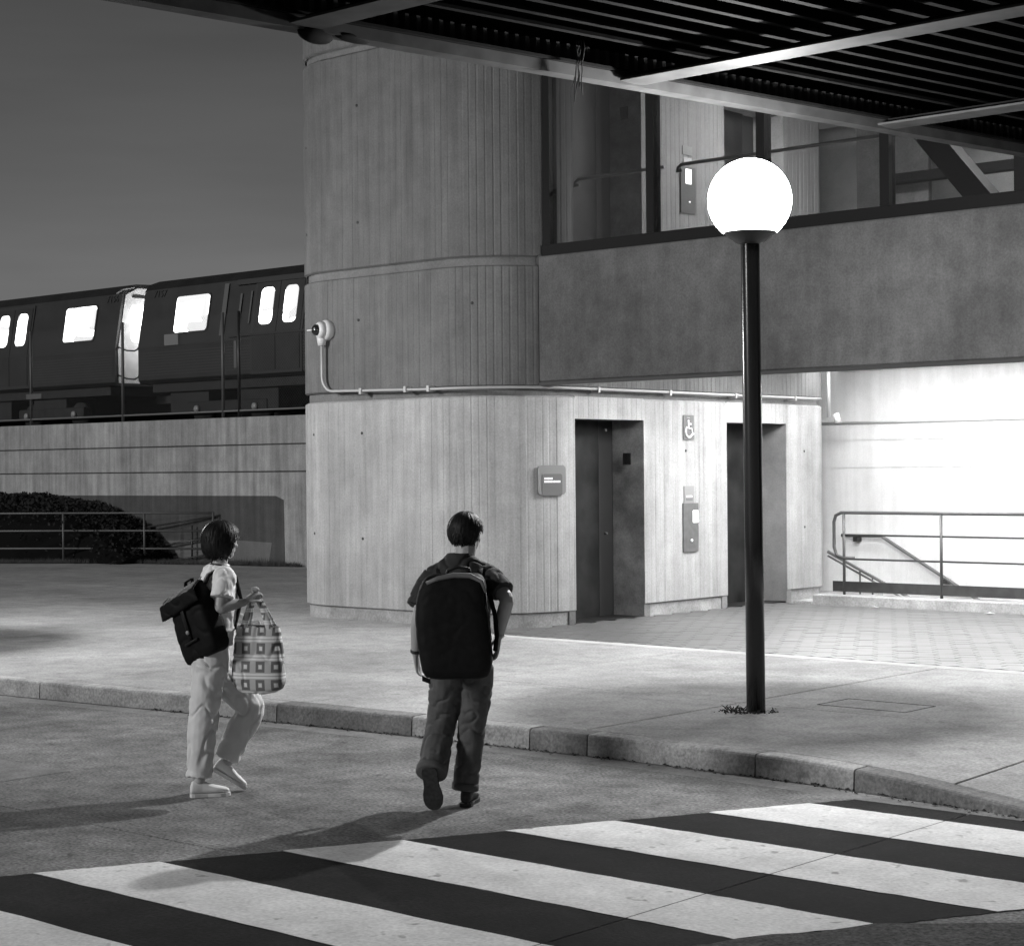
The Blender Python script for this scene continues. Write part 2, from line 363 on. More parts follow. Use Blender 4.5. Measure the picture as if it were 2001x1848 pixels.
# crosswalk: white and black painted bars, skewed ends
xw = thing('crosswalk', 'painted zebra crossing of white and black bars on the road', 'crosswalk', (-6.5, 7.5, 0), kind='structure')
def le(v): return -8.14 + .482 * (v - 5.44)
def re_(v): return -4.55 + .53 * (v - 6.7)
vb = [2.48, 3.10, 3.68, 4.28, 4.88, 5.45, 6.04, 6.64, 7.26, 7.82, 8.44, 9.0, 9.63, 9.93]
for i, (a, b) in enumerate(zip(vb, vb[1:])):
    white = i % 2 == 1
    z = .006 if white else .003; mb = MB(); n = 14
    for va, vb_ in ((a, b),):        # painted bars break at the slab joints
        for side in (0, 1):
            L = [((le(v_) if side == 0 else -5.196) + random.uniform(-.008, .008) * (1 - side), v_) for v_ in [va + (vb_ - va) * k / n for k in range(n + 1)]]
            Rr = [((-5.204 if side == 0 else max(re_(v_), -5.15)) + random.uniform(-.012, .012) * side, v_) for v_ in [va + (vb_ - va) * k / n for k in range(n + 1)]]
            if side == 0: Rr = [(min(x, max(re_(v_), le(v_) + .02)), v_) for x, v_ in Rr]
            elif re_(vb_) < -5.1: continue
            bot = [(L[0][0] + (Rr[0][0] - L[0][0]) * k / n, va + random.uniform(-.006, .006)) for k in range(1, n)]
            top = [(L[-1][0] + (Rr[-1][0] - L[-1][0]) * k / n, vb_ + random.uniform(-.006, .006)) for k in range(1, n)]
            poly = [L[0]] + bot + Rr + top[::-1] + L[:0:-1]
            mb.add([(x, y, z) for x, y in poly], [tuple(range(len(poly)))])
    mb.build('white_bar' if white else 'black_bar', M_stripe if white else M_black, xw)
mb = MB(); n = 40; pts = []
for k in range(n + 1):
    v = 2.0 + 6.2 * k / n; pts.append((re_(v) + random.uniform(-.03, .03) + (.0 if v < 7.3 else .7 * (v - 7.3)), v))
pts += [(6, 8.2), (6, 2.0)]
mb.add([(x, y, .0085) for x, y in pts], [tuple(range(len(pts)))])
mb.build('asphalt_patch', M_asph, road)
# rectangular patch of gutter concrete in the road at far left
MB().add([(-12.6, 7.5, .002), (-10.75, 7.5, .002), (-10.75, 6.95, .002), (-12.6, 6.95, .002)], [(0, 3, 2, 1)]).build('road_patch', M_gut, road)
# leaves and grit along the gutter
lit = MB()
for k in range(420):
    u = random.uniform(-13, -4.6); v = kv(u) - abs(random.gauss(0, .05)) - .01; s_ = random.uniform(.006, .022); a = random.uniform(0, 6.28)
    ca, sa = math.cos(a) * s_, math.sin(a) * s_ * .6
    lit.add([(u - ca, v - sa, .001), (u + sa, v - ca * .6, .006 + s_ * .3), (u + ca, v + sa, .002), (u - sa, v + ca * .6, .004)], [(0, 1, 2, 3)])
lit.build('gutter_litter', M_soil, loc=(-9, 10, 0), label='dark scattered leaves and grit lying along the kerb', cat='litter', kind='stuff')

# ------------------------------------------------------------------ station building: tower, lift wall, beam, windows
st = thing('station_building', 'board-marked concrete station tower with lift doors, beam and upper windows', 'building', (-15.75, 17.6, .15))
PATH = [('L', (-18.75, 23.4), (-18.75, 17.4)), ('A', (-17.75, 17.4), 1.0, 180, 270), ('L', (-17.75, 16.4), (-15.75, 16.4)), ('A', (-15.75, 17.6), 1.2, 270, 360), ('L', (-14.55, 17.6), (-14.55, 23.3)), ('A', (-14.65, 23.3), .1, 0, 90), ('L', (-14.65, 23.4), (-18.75, 23.4))]
def seglen(s): return (Vector(s[2]) - Vector(s[1])).length if s[0] == 'L' else s[2] * R(abs(s[4] - s[3]))
SL = [seglen(s) for s in PATH]; S_ELEV = sum(SL[:4]); S_TOT = sum(SL)
def path(s):
    for g, L in zip(PATH, SL):
        if s <= L or g is PATH[-1]:
            s = min(s, L)
            if g[0] == 'L':
                d = (Vector(g[2]) - Vector(g[1])).normalized(); p = Vector(g[1]) + d * s; return p, Vector((d.y, -d.x))
            a = R(g[3] + (g[4] - g[3]) * s / L); nrm = Vector((math.cos(a), math.sin(a))); return Vector(g[1]) + nrm * g[2], nrm
        s -= L
def ribbed(mb, s0, s1, z0, z1, seed, ch=.02, smooth_only=False, off=0.0, pitch=.098):
    rnd = random.Random(seed); S = [(s0, 0.0)]; k = math.floor(s0 / pitch)
    while True:
        b = k * pitch; d = rnd.uniform(.0035, .006) if not smooth_only else 0; j = rnd.uniform(-.006, .006); o_ = rnd.uniform(-.003, .002)
        if b > s1: break
        for ds, dd in ((.006, o_), (.070 + j * .6, o_), (.080 + j * .6, -d), (.088 + j * .6, -d)):
            s = b + ds
            if s0 < s < s1: S.append((s, dd))
        k += 1
    S.append((s1, 0.0)); V = []; n = len(S)
    for z, inset in ((z0, .03), (z0 + ch, 0), (z1 - ch, 0), (z1, .03)):
        for s, d in S:
            p, nr = path(s); q = p + nr * (d + off - (inset if ch > 0.001 else 0)); V.append((q.x, q.y, z))
    F = [(r * n + i, r * n + i + 1, (r + 1) * n + i + 1, (r + 1) * n + i) for r in range(3) for i in range(n - 1)]
    mb.add(V, F)
def band(mb, s0, s1, z0, z1, off, step=.12):
    n = max(2, int((s1 - s0) / step)); V = []
    for z in (z0, z1):
        for i in range(n + 1):
            p, nr = path(s0 + (s1 - s0) * i / n); q = p + nr * off; V.append((q.x, q.y, z))
    mb.add(V, [(i, i + 1, n + 2 + i, n + 1 + i) for i in range(n)], True)
D1, D2, DTOP = (17.63, 19.03), (20.9, 22.38), 2.69
def sv(v): return S_ELEV + (v - 17.6)
def door_wall(mb, z0, z1, dtop, seed):
    ribbed(mb, 0, sv(D1[0]), z0, z1, seed)
    ribbed(mb, sv(D1[1]), sv(D2[0]), z0, z1, seed); ribbed(mb, sv(D2[1]), S_TOT, z0, z1, seed)
    for d in (D1, D2): ribbed(mb, sv(d[0]), sv(d[1]), dtop, z1, seed, ch=.0005)
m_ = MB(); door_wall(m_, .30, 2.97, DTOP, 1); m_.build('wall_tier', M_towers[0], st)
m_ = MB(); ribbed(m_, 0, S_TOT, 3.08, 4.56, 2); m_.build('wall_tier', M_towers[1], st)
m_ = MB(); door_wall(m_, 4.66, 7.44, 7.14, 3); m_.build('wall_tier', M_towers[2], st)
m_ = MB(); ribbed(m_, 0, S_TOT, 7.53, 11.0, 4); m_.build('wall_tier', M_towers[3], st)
for a, b in ((2.95, 3.10), (4.54, 4.68), (7.42, 7.55)):
    m_ = MB(); band(m_, 0, S_TOT, a, b, -.055); m_.build('joint_band', M_joint, st)
m_ = MB()
for a, b in ((0, sv(D1[0])), (sv(D1[1]), sv(D2[0])), (sv(D2[1]), S_TOT)): band(m_, a, b, .10, .31, -.035)
m_.build('plinth', M_plinth, st)
MB().box(-18.6, -14.8, 16.8, 23.2, 10.8, 10.98).build('tower_roof', M_joint, st)
# form-tie holes
for s_, z in ((3.9 + 3.2, 6.35), (5.0 + 3.2, 6.75), (3.9 + 3.2, 5.2), (5.0 + 3.2, 5.25), (4.1 + 3.2, 3.95), (5.0 + 3.2, 4.0), (6.9 + 3.2, 4.1), (4.1 + 3.2, 2.55), (5.05 + 3.2, 2.55), (4.1 + 3.2, 1.25), (5.05 + 3.2, 1.2), (9.1 + 3.0, 2.55), (9.1 + 3.0, 1.25), (sv(19.95), 2.3), (sv(22.85), 2.3), (sv(22.85), 1.2)):
    p, nr = path(s_); m_ = MB(); m_.tube([(p.x - nr.x * .03, p.y - nr.y * .03, z), (p.x + nr.x * .003, p.y + nr.y * .003, z)], .019, 8); m_.build('tie_hole', M_dirt, st)
# lift doorways (ground floor and upper floor)
def liftdoor(z0, dtop, D, jm, upper=False):
    u0, u1 = -14.55, -15.02
    d = MB(); d.box(u1 - .05, u1, D[0] - .1, D[1] - .36, z0, dtop + .1); dr = d.build('lift_door', M_ldoor, st)
    MB().box(u1 - .02, u1 + .006, D[1] - .362, D[1] - .345, z0, dtop).build('door_edge_strip', M_dark, dr)
    MB().box(u1 - .13, u1 - .06, D[1] - .37, D[1] + .1, z0, dtop + .1).build('rear_leaf', M_dark, dr)  # near-black leaf paints in the shade behind the front leaf
    MB().box(u1 - .05, u0 - .012, D[1], D[1] + .12, z0 - .02, dtop + .06).build('door_jamb', jm, st)
    MB().box(u1 - .05, u0 - .012, D[0] - .12, D[0] - .002, z0 - .02, dtop + .06).build('door_jamb', jm, st)
    MB().box(u1 - .05, u0 - .013, D[0] - .1, D[1] + .1, dtop + .002, dtop + .12).build('door_head', M_ljamb, st)
    MB().box(u1 - .14, u0 - .03, D[0], D[1], z0 - .06, z0 - .002 + .004).build('door_sill', M_ldoor, st)
    return dr
liftdoor(.15, DTOP, D1, M_ljamb); liftdoor(.15, DTOP, D2, M_ljamb2)
liftdoor(4.62, 7.14, D1, M_ljamb); liftdoor(4.62, 7.14, D2, M_ljamb2)
MB().box(-14.86, -14.74, 18.985, 19.0, 2.12, 2.27).build('floor_indicator', M_lens, st)
MB().box(-14.86, -14.74, 18.985, 19.0, 6.62, 6.78).build('floor_indicator', M_lens, st)
MB().box(-14.86, -14.74, 22.335, 22.35, 6.55, 6.72).build('floor_indicator', M_lens, st)
# beam over the passage, floors, back wall
UR = 4.0
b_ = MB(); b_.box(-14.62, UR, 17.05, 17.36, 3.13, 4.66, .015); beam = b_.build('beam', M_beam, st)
MB().box(-14.62, UR, 17.035, 17.06, 3.085, 3.125).build('drip_edge', M_dark, beam)
MB().box(-14.70, -14.61, 17.09, 17.36, 3.12, 4.68).build('movement_joint', M_dark, beam)
MB().box(-14.54, UR, 17.37, 24.6, 3.62, 4.58).build('floor_slab', M_white, st)
bk = MB(); bk.box(-20, UR, 24.62, 24.9, -3.5, 2.045); bk.box(-20, UR, 24.635, 24.9, 2.045, 2.06); bk.box(-20, UR, 24.62, 24.9, 2.06, 2.46); bk.box(-20, UR, 24.635, 24.9, 2.46, 2.475); bk.box(-20, UR, 24.62, 24.9, 2.475, 4.58)
bk.build('passage_back_wall', M_white, st)
MB().box(-20, UR, 26.0, 26.2, 4.60, 7.6).build('hall_back_wall', M_hallw, st)
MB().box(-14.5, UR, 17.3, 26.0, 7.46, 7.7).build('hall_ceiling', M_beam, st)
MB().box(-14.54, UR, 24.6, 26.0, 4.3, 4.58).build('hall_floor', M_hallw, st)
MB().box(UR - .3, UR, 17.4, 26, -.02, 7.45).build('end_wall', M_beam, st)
# hall interior: dark slanted bar and dark level bar
MB().prism([(-10.75, 19.2, 5.95), (-9.65, 19.2, 4.62), (-9.30, 19.2, 4.62), (-10.40, 19.2, 5.95), (-11.6, 19.2, 7.45), (-11.95, 19.2, 7.45)], (0, .3, 0)).build('slanted_bar', M_frame, st)
MB().box(-13.9, -4, 24.0, 24.2, 6.22, 6.36).build('level_bar', M_frame, st)
MB().box(-14.5, -13.3, 24.3, 24.4, 4.62, 7.3).build('hall_screen', M_beam, st)
# window frame of the upper floor
WV = 17.10
wf = MB(); wf.box(-14.62, UR, WV, WV + .12, 4.665, 4.80); frame_sill = wf.build('window_sill', M_frame, st)
mu = [-14.53, -12.95, -11.42, -9.87, -8.35, -6.8, -5.25, -3.7, -2.15, -.6, .95, 2.5, UR]
for k, u in enumerate(mu): MB().box(u - .055, u + .055, WV - .01, WV + .13, 4.80, 7.45).build('mullion', M_frame, st)
for a, b in zip(mu, mu[1:]):
    MB().box(a + .055, b - .055, WV + .055, WV + .063, 4.80, 7.45).build('window_pane', M_glass, st)
for a, b in ((-14.40, -13.05), (-12.84, -9.9), (-9.7, -3.8), (-3.6, 2.0)):
    hr = MB(); y = 17.5; hr.tube([(a, y, 5.56), (a, y, 5.59), (a + .05, y, 5.62), (b, y, 5.62)], .022, 8); hr.box(a - .02, a + .06, 17.485, 17.515, 5.53, 5.565); hr.build('hall_handrail', M_blackm, st)
# ceiling lights (in the passage, hidden from the street by the beam; and in the hall)
def fixture(u, v, z, L, mat, lab, grp):
    t = thing('ceiling_light', lab, 'ceiling light', (u, v, z), group=grp)
    MB().box(u - L / 2, u + L / 2, v - .14, v + .14, z - .05, z - .004, .01).build('housing', M_housing, t)
    MB().box(u - L / 2 + .04, u + L / 2 - .04, v - .11, v + .11, z - .085, z - .052).build('diffuser', mat, t)
ORD = ('first', 'second', 'third', 'fourth')
for k, u in enumerate((-12.9, -9.9)): fixture(u, 21.0, 3.62, 1.3, M_tube, ORD[k] + ' ceiling light from the lift wall in the middle row behind the beam', 'ceiling lights in the passage')
for k, u in enumerate((-12.4, -9.6)): fixture(u, 18.5, 3.62, 1.3, M_tube, ORD[k] + ' ceiling light from the lift wall in the row just behind the beam', 'ceiling lights in the passage')
for k, u in enumerate((-15.8, -13.1, -10.4, -7.7)): fixture(u, 23.1, 3.62, 2.6, M_tube2, ORD[k] + ' long ceiling light from the lift wall above the stairwell', 'ceiling lights in the passage')
for k, u in enumerate((-12.9, -9.0)): fixture(u, 20.8, 7.46, 1.3, M_hall, ORD[k] + ' ceiling light from the lift wall inside the upper hall', 'ceiling lights in the upper hall')
# conduit along the tower and lift wall, camera
cd = MB(); pts = [(-17.735, 16.33, 3.72), (-17.735, 16.33, 3.30)]
for k in range(1, 7): a = R(90 * k / 6); pts.append((-17.735 + .2 * (1 - math.cos(a)), 16.33, 3.30 - .2 * math.sin(a)))
for k in range(1, 8): pts.append((-17.53 + 1.75 * k / 7, 16.33, 3.10 - .005 * k))
for k in range(1, 11): a = R(270 + 90 * k / 10); pts.append((-15.75 + 1.27 * math.cos(a), 17.6 + 1.27 * math.sin(a), 3.065))
for k in range(1, 8): pts.append((-14.48, 17.6 + 5.6 * k / 7, 3.065))
cdt = thing('conduit', 'thin pale metal conduit bent along the tower and lift wall', 'conduit', (-17.735, 16.33, 3.1))
cd.tube(pts, .018, 8); cd.build('pipe', M_zinc, cdt)
for u, z in ((-17.0, 3.09), (-16.2, 3.085), (-15.8, 3.08)): MB().box(u - .02, u + .02, 16.30, 16.42, z - .045, z + .03).build('clip', M_zinc, cdt)
for v in (18.0, 19.5, 21.0, 22.5): MB().box(-14.57, -14.45, v - .02, v + .02, 3.02, 3.09).build('clip', M_zinc, cdt)
cc = thing('security_camera', 'round pale security camera with dark dome on the tower wall', 'camera', (-17.72, 16.39, 3.9))
m_ = MB(); m_.tube([(-17.70, 16.42, 3.9), (-17.70, 16.36, 3.9), (-17.71, 16.33, 3.9)], [.135, .135, .12], 20); m_.build('backplate', M_housing, cc)
m_ = MB(); m_.tube([(-17.71, 16.33, 3.9), (-17.73, 16.27, 3.9), (-17.735, 16.25, 3.9)], [.115, .105, .085], 20); m_.build('rim', M_housing, cc)
m_ = MB(); m_.ellipsoid((-17.742, 16.245, 3.90), (.07, .06, .075)); m_.build('dome', M_lens, cc)
m_ = MB(); m_.tube([(-17.735, 16.33, 3.83), (-17.735, 16.33, 3.70)], [.07, .05], 12); m_.build('junction', M_housing, cc)
m_ = MB(); m_.box(-17.86, -17.77, 16.185, 16.20, 3.89, 3.905); m_.build('sun_shield', M_housing, cc)
# signs and call panel on the lift wall
sg = thing('corner_notice', 'small rounded grey notice plate on the curved wall left of the lift', 'sign', (-14.63, 17.2, 1.92))
a = R(290 + 52); nr = Vector((math.cos(a), math.sin(a), 0)); ax = Vector((-nr.y, nr.x, 0)); c0 = Vector((-15.75, 17.6, 0)) + nr * 1.215
MB().panel(c0 + Vector((0, 0, 1.935)), ax, (0, 0, 1), .40, .36, .05, .012).build('plate', M_sign, sg)
MB().panel(c0 + nr * .0125 + Vector((0, 0, 1.875)), ax, (0, 0, 1), .29, .27, .03, .006).build('insert', M_sign2, sg)
rn = random.Random(3)
for ln, (z, x0, x1) in enumerate(((1.953, -.115, .005), (1.915, -.115, .12))):
    m_ = MB(); x = x0
    while x < x1:
        wd = rn.uniform(.010, .018); q = c0 + nr * .019 + ax * (x + wd / 2) + Vector((0, 0, z)); m_.panel(q, ax, (0, 0, 1), wd, .026, .004, .002, 2); x += wd + .005
    m_.build('lettering', M_signw, sg)
E1 = (0, 1, 0); E2 = (0, 0, 1)
ws = thing('wheelchair_sign', 'small grey sign with white wheelchair symbol between the lift doors', 'sign', (-14.54, 20.0, 2.61))
MB().panel((-14.545, 20.0, 2.61), E1, E2, .235, .33, .01, .01).build('plate', M_panel, ws)
sy = MB()
def wpt(x, z): return (-14.528, 20.0 + x, 2.61 + z)
sy.tube([wpt(-.02, .13), wpt(-.02, .13 - .001)], .022, 10)
sy.tube([wpt(-.02, .10), wpt(-.015, -.01), wpt(.05, -.015), wpt(.075, -.09), wpt(.1, -.085)], .012, 8)
sy.tube([wpt(-.02, .05), wpt(.045, .045)], .010, 8)
sy.tube([wpt(-.005 + .075 * math.cos(R(t)), -.055 + .075 * math.sin(R(t))) for t in range(125, 350, 15)], .011, 8)
sy.build('symbol', M_signw, ws)
cp = thing('call_panel', 'tall grey lift call panel between the ground floor doors', 'panel', (-14.54, 20.03, 1.28))
MB().panel((-14.56, 20.03, 1.275), E1, E2, .335, .65, .008, .03).build('plate', M_panel, cp)
MB().panel((-14.528, 20.125, 1.42), E1, E2, .13, .17, .02, .004).build('label_outline', M_signw, cp)
MB().panel((-14.5235, 20.145, 1.41), E1, E2, .085, .125, .008, .003).build('label', emit('lit_call_label', .9), cp)
m_ = MB(); m_.tube([(-14.53, 20.03, 1.10), (-14.515, 20.03, 1.10)], .02, 12); m_.build('button', M_signw, cp)
n1 = thing('notice_card', 'pale printed card above the ground floor call panel', 'sign', (-14.54, 20.0, 1.70))
MB().panel((-14.548, 20.0, 1.71), E1, E2, .22, .24, .006, .01).build('card', plain('pale_card', .19, .5), n1)
MB().panel((-14.537, 20.0, 1.69), E1, E2, .13, .022, .003, .002).build('print', M_signw, n1)
MB().panel((-14.537, 20.0, 1.66), E1, E2, .15, .012, .003, .002).build('print', M_sign2, n1)
MB().panel((-14.537, 20.0, 1.64), E1, E2, .15, .012, .003, .002).build('print', M_sign2, n1)
cp2 = thing('call_panel', 'dark lift call panel on the upper hall wall seen through the windows', 'panel', (-14.54, 20.03, 5.8))
MB().panel((-14.56, 20.03, 5.78), E1, E2, .335, .62, .008, .03).build('plate', plain('dark_call_panel', .045, .5, 0, .2), cp2)
MB().panel((-14.528, 20.03, 5.96), E1, E2, .13, .20, .008, .004).build('label', emit('lit_call_label', .9), cp2)
m_ = MB(); m_.tube([(-14.53, 20.05, 5.62), (-14.52, 20.05, 5.62)], .014, 10); m_.build('button', M_signw, cp2)
n2 = thing('notice_card', 'small grey card above the upper hall call panel', 'sign', (-14.54, 20.03, 6.3))
MB().panel((-14.548, 20.03, 6.31), E1, E2, .22, .12, .006, .01).build('card', M_sign2, n2)
MB().panel((-14.548, 20.03, 6.17), E1, E2, .18, .09, .006, .01).build('card', plain('pale_card', .19, .5), n2)
# stairwell: curb, railing, kick plate, steps, handrails
cu_ = MB(); cu_.box(-13.95, UR - .3, 22.1, 22.5, .10, .29, .012); cu_.build('stair_curb', M_plinth, st)
for k in range(12):
    MB().box(-13.85 + k * .3, -13.55 + k * .3, 22.56, 24.48, -3.0, .13 - (k + 1) * .17).build('step', M_walk, st)
MB().box(HOLE[0] - .0, HOLE[1], 22.502, 22.555, -3.2, .14).build('stairwell_wall', M_white, st)
MB().box(HOLE[1], HOLE[1] + .05, 22.55, 24.5, -3.2, .12).build('stairwell_wall', M_white, st)
sr = thing('stair_railing', 'black three-rail guard with dark kick plate along the stairwell', 'railing', (-12, 22.3, .29))
RV = 22.3
MB().box(-13.74, UR - .4, RV - .012, RV + .012, .33, .475).build('kick_plate', M_blackm, sr)
tp = [(-13.40, RV, .80), (-13.58, RV, .80), (-13.68, RV, .84), (-13.72, RV, .95), (-13.72, RV, 1.30), (-13.69, RV, 1.39), (-13.60, RV, 1.43), (UR - .4, RV, 1.43)]
m_ = MB(); m_.tube(tp, .024, 10); m_.build('top_rail', M_rail, sr)
for z in (1.12, .785):
    m_ = MB(); m_.tube([(-13.56, RV, z), (UR - .4, RV, z)], .014, 8); m_.build('mid_rail', M_rail, sr)
u = -13.56
while u < UR - .5:
    m_ = MB(); m_.tube([(u, RV, .29), (u, RV, 1.42)], .021, 8); m_.build('post', M_rail, sr); u += 1.5
hw = thing('wall_handrail', 'grey handrail sloping down the bright wall behind the guard rail', 'handrail', (-14.3, 24.5, 1.0))
m_ = MB(); m_.tube([(-14.95, 24.52, 1.02), (-14.26, 24.52, 1.02), (-13.06, 24.52, .34), (-10.5, 24.52, -1.11)], .026, 10); m_.build('rail', M_railg, hw)
for u, z in ((-14.7, 1.0), (-13.2, .40), (-11.5, -.56)): MB().box(u - .04, u + .04, 24.5, 24.63, z - .07, z).build('bracket', M_blackm, hw)
hn = thing('stair_handrail', 'pale double handrail sloping down just behind the guard rail', 'handrail', (-13.6, 22.7, .5))
for dz, r_ in ((0, .024), (-.06, .016)):
    m_ = MB(); m_.tube([(-14.02, 22.62, .865 + dz), (-13.17, 22.62, .47 + dz), (-10.5, 22.62, -.78 + dz)], r_, 8); m_.build('rail', M_railg, hn)
for u in (-13.5, -13.3): m_ = MB(); m_.tube([(u, 22.62, .62 - (u + 13.5) * .47), (u, 22.62, -.1)], .014, 8); m_.build('baluster', M_rail, hn)
wp = thing('wall_pipe', 'white pipe running along the bright wall behind the guard rail', 'pipe', (-14.3, 24.55, 2.75))
m_ = MB(); m_.tube([(-15.6, 24.598, 2.74), (UR - .4, 24.598, 2.77)], .02, 10); m_.build('pipe', plain('white_pipe', .8, .4), wp)
m_ = MB(); m_.tube([(-14.44, 23.55, 2.85), (-14.40, 23.55, 2.72)], .05, 10); m_.build('elbow', M_housing, wp)
m_ = MB(); m_.tube([(-14.50, 23.45, 2.8), (-14.50, 23.45, 3.6)], .03, 8); m_.build('downpipe', M_zinc, wp)
# bits of litter on the pavers by the curb
for u, v, s_, lb in ((-12.88, 21.94, .07, 'leftmost white paper scrap on the pavers at the stair curb'), (-11.15, 21.88, .08, 'middle white paper scrap on the pavers at the stair curb'), (-10.3, 21.85, .06, 'rightmost white paper scrap on the pavers at the stair curb')):
    m_ = MB(); m_.add([(u - s_, v - .02, .157), (u + s_ * .3, v - s_ * .6, .175), (u + s_, v + .02, .16), (u - s_ * .2, v + s_ * .5, .172)], [(0, 1, 2, 3)])
    m_.build('paper_scrap', M_signw, loc=(u, v, .155), label=lb, cat='litter', group='paper scraps by the stair curb')

# ------------------------------------------------------------------ canopy overhead
cz = 5.05
def ce(v): return -9.29 + .16 * (v - 8.45)         # inner face of the edge beam
CV0, CV1, CU1 = 3.5, 17.0, -3.4
ca = thing('canopy', 'dark steel canopy with cross beams and ribbed deck overhead', 'canopy', (-8, 11, cz))
def skewbox(mb, a0, a1, v0, v1, z0, z1, n=1):
    """box between two offsets from the skewed edge line"""
    mb.rings([[(ce(v0) + a0, v0, z0), (ce(v0) + a1, v0, z0), (ce(v0) + a1, v0, z1), (ce(v0) + a0, v0, z1)], [(ce(v1) + a0, v1, z0), (ce(v1) + a1, v1, z0), (ce(v1) + a1, v1, z1), (ce(v1) + a0, v1, z1)]])
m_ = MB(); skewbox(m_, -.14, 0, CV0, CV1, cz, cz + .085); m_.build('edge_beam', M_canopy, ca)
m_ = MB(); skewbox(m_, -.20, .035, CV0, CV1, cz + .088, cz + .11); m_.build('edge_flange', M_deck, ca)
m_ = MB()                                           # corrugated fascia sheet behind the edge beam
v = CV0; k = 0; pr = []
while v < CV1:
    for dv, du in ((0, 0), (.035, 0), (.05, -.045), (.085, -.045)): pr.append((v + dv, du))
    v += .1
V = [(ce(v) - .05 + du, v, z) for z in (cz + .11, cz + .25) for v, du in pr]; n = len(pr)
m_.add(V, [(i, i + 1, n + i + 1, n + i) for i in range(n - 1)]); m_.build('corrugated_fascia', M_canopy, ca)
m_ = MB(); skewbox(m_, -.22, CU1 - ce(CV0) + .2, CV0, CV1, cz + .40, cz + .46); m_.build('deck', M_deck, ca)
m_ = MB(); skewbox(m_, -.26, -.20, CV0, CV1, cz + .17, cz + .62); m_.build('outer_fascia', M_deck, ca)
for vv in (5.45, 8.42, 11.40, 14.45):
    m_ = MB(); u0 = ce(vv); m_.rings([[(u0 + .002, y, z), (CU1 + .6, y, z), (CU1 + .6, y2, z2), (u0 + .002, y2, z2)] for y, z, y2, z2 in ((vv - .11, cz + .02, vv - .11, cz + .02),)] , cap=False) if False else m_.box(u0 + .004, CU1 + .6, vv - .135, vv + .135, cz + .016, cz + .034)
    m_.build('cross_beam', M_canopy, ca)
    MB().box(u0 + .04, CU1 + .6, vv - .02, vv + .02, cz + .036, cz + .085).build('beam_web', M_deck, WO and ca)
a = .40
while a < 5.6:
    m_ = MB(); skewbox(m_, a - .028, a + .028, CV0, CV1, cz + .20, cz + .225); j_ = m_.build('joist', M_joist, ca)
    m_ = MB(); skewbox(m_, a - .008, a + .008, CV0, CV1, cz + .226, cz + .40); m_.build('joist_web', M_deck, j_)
    a += .27
for u, v in ((-3.9, 12.2), (-3.9, 16.4)):
    m_ = MB(); m_.tube([(u, v, .1), (u, v, cz + .3)], .11, 14); m_.build('column', M_blackm, ca)
m_ = MB(); m_.ellipsoid((ce(8.55) - .05, 8.55, cz - .01), (.06, .16, .065)); m_.build('clamp', M_deck, ca)
m_ = MB(); m_.ellipsoid((ce(8.85) - .05, 8.85, cz + .01), (.05, .17, .035)); m_.build('clamp', M_deck, ca)
cw = thing('hanging_cord', 'frayed pale cord dangling from the canopy edge', 'cord', (ce(10.8), 10.8, cz))
for k in range(5):
    m_ = MB(); p = []; q = Vector((ce(10.75) + .10 + .01 * k, 10.75 + .008 * k, cz + .24))
    for i in range(8): p.append(tuple(q)); q = q + Vector((random.uniform(-.02, .008), random.uniform(-.015, .012), -.05 - .008 * (k % 3)))
    m_.tube(p, .0045, 5); m_.build('strand', M_canopy, cw)

# ------------------------------------------------------------------ globe lamp
def globe_lamp(LX, LY, label):
    lp = thing('globe_lamp', label, 'street lamp', (LX, LY, .15), group='globe lamps along the sidewalk')
    gx, gy, gz = LX - .012, LY - .010, 4.150
    m_ = MB(); m_.tube([(LX, LY, .13), (LX - .003, LY - .003, 1.5), (gx, gy, gz - .335), (gx, gy, gz - .27)], [.074, .074, .074, .060], 24); m_.build('pole', M_pole, lp)
    m_ = MB(); rs = []
    for z, r_ in ((-.342, .076), (-.335, .10), (-.30, .155), (-.262, .198), (-.236, .222), (-.232, .216)): rs.append([(gx + r_ * math.cos(2 * math.pi * k / 36), gy + r_ * math.sin(2 * math.pi * k / 36), gz + z) for k in range(36)])
    m_.rings(rs, True); m_.build('fitter', plain('fitter_paint', .05, .5), lp)
    m_ = MB(); rs = []
    for k in range(0, 18):
        th = R(40 + (178 - 40) * k / 17); z = -math.cos(th) * .328; r_ = math.sin(th) * .328
        rs.append([(gx + r_ * math.cos(2 * math.pi * i / 40), gy + r_ * math.sin(2 * math.pi * i / 40), gz + z) for i in range(40)])
    m_.rings(rs, True); m_.build('globe', M_globe, lp)
    m_ = MB(); m_.tube([(gx, gy, gz + .225), (gx, gy, gz + .235), (gx, gy, gz + .25)], [.062, .062, .03], 24); m_.build('light_block_cap', plain('fitter_paint', .05, .5), lp)  # unseen cap added to hold back the bulb's upward light
    bd = bpy.data.lights.new('bulb', 'POINT'); bd.energy = BULB; bd.shadow_soft_size = .06; bd.color = (1, 1, 1)
    bo = bpy.data.objects.new('bulb', bd); col.objects.link(bo); bo.parent = lp; bo.location = Vector((gx, gy, gz + .185)) - WO[lp]
LX, LY = -8.14, 12.06
globe_lamp(LX, LY, 'tall black lamp post with a glowing white globe under the canopy edge')
globe_lamp(-19.1, 11.1, 'matching globe lamp further along the sidewalk beyond the left picture edge')
wd = MB(); CR_ = Vector((math.cos(YAW), math.sin(YAW), 0))
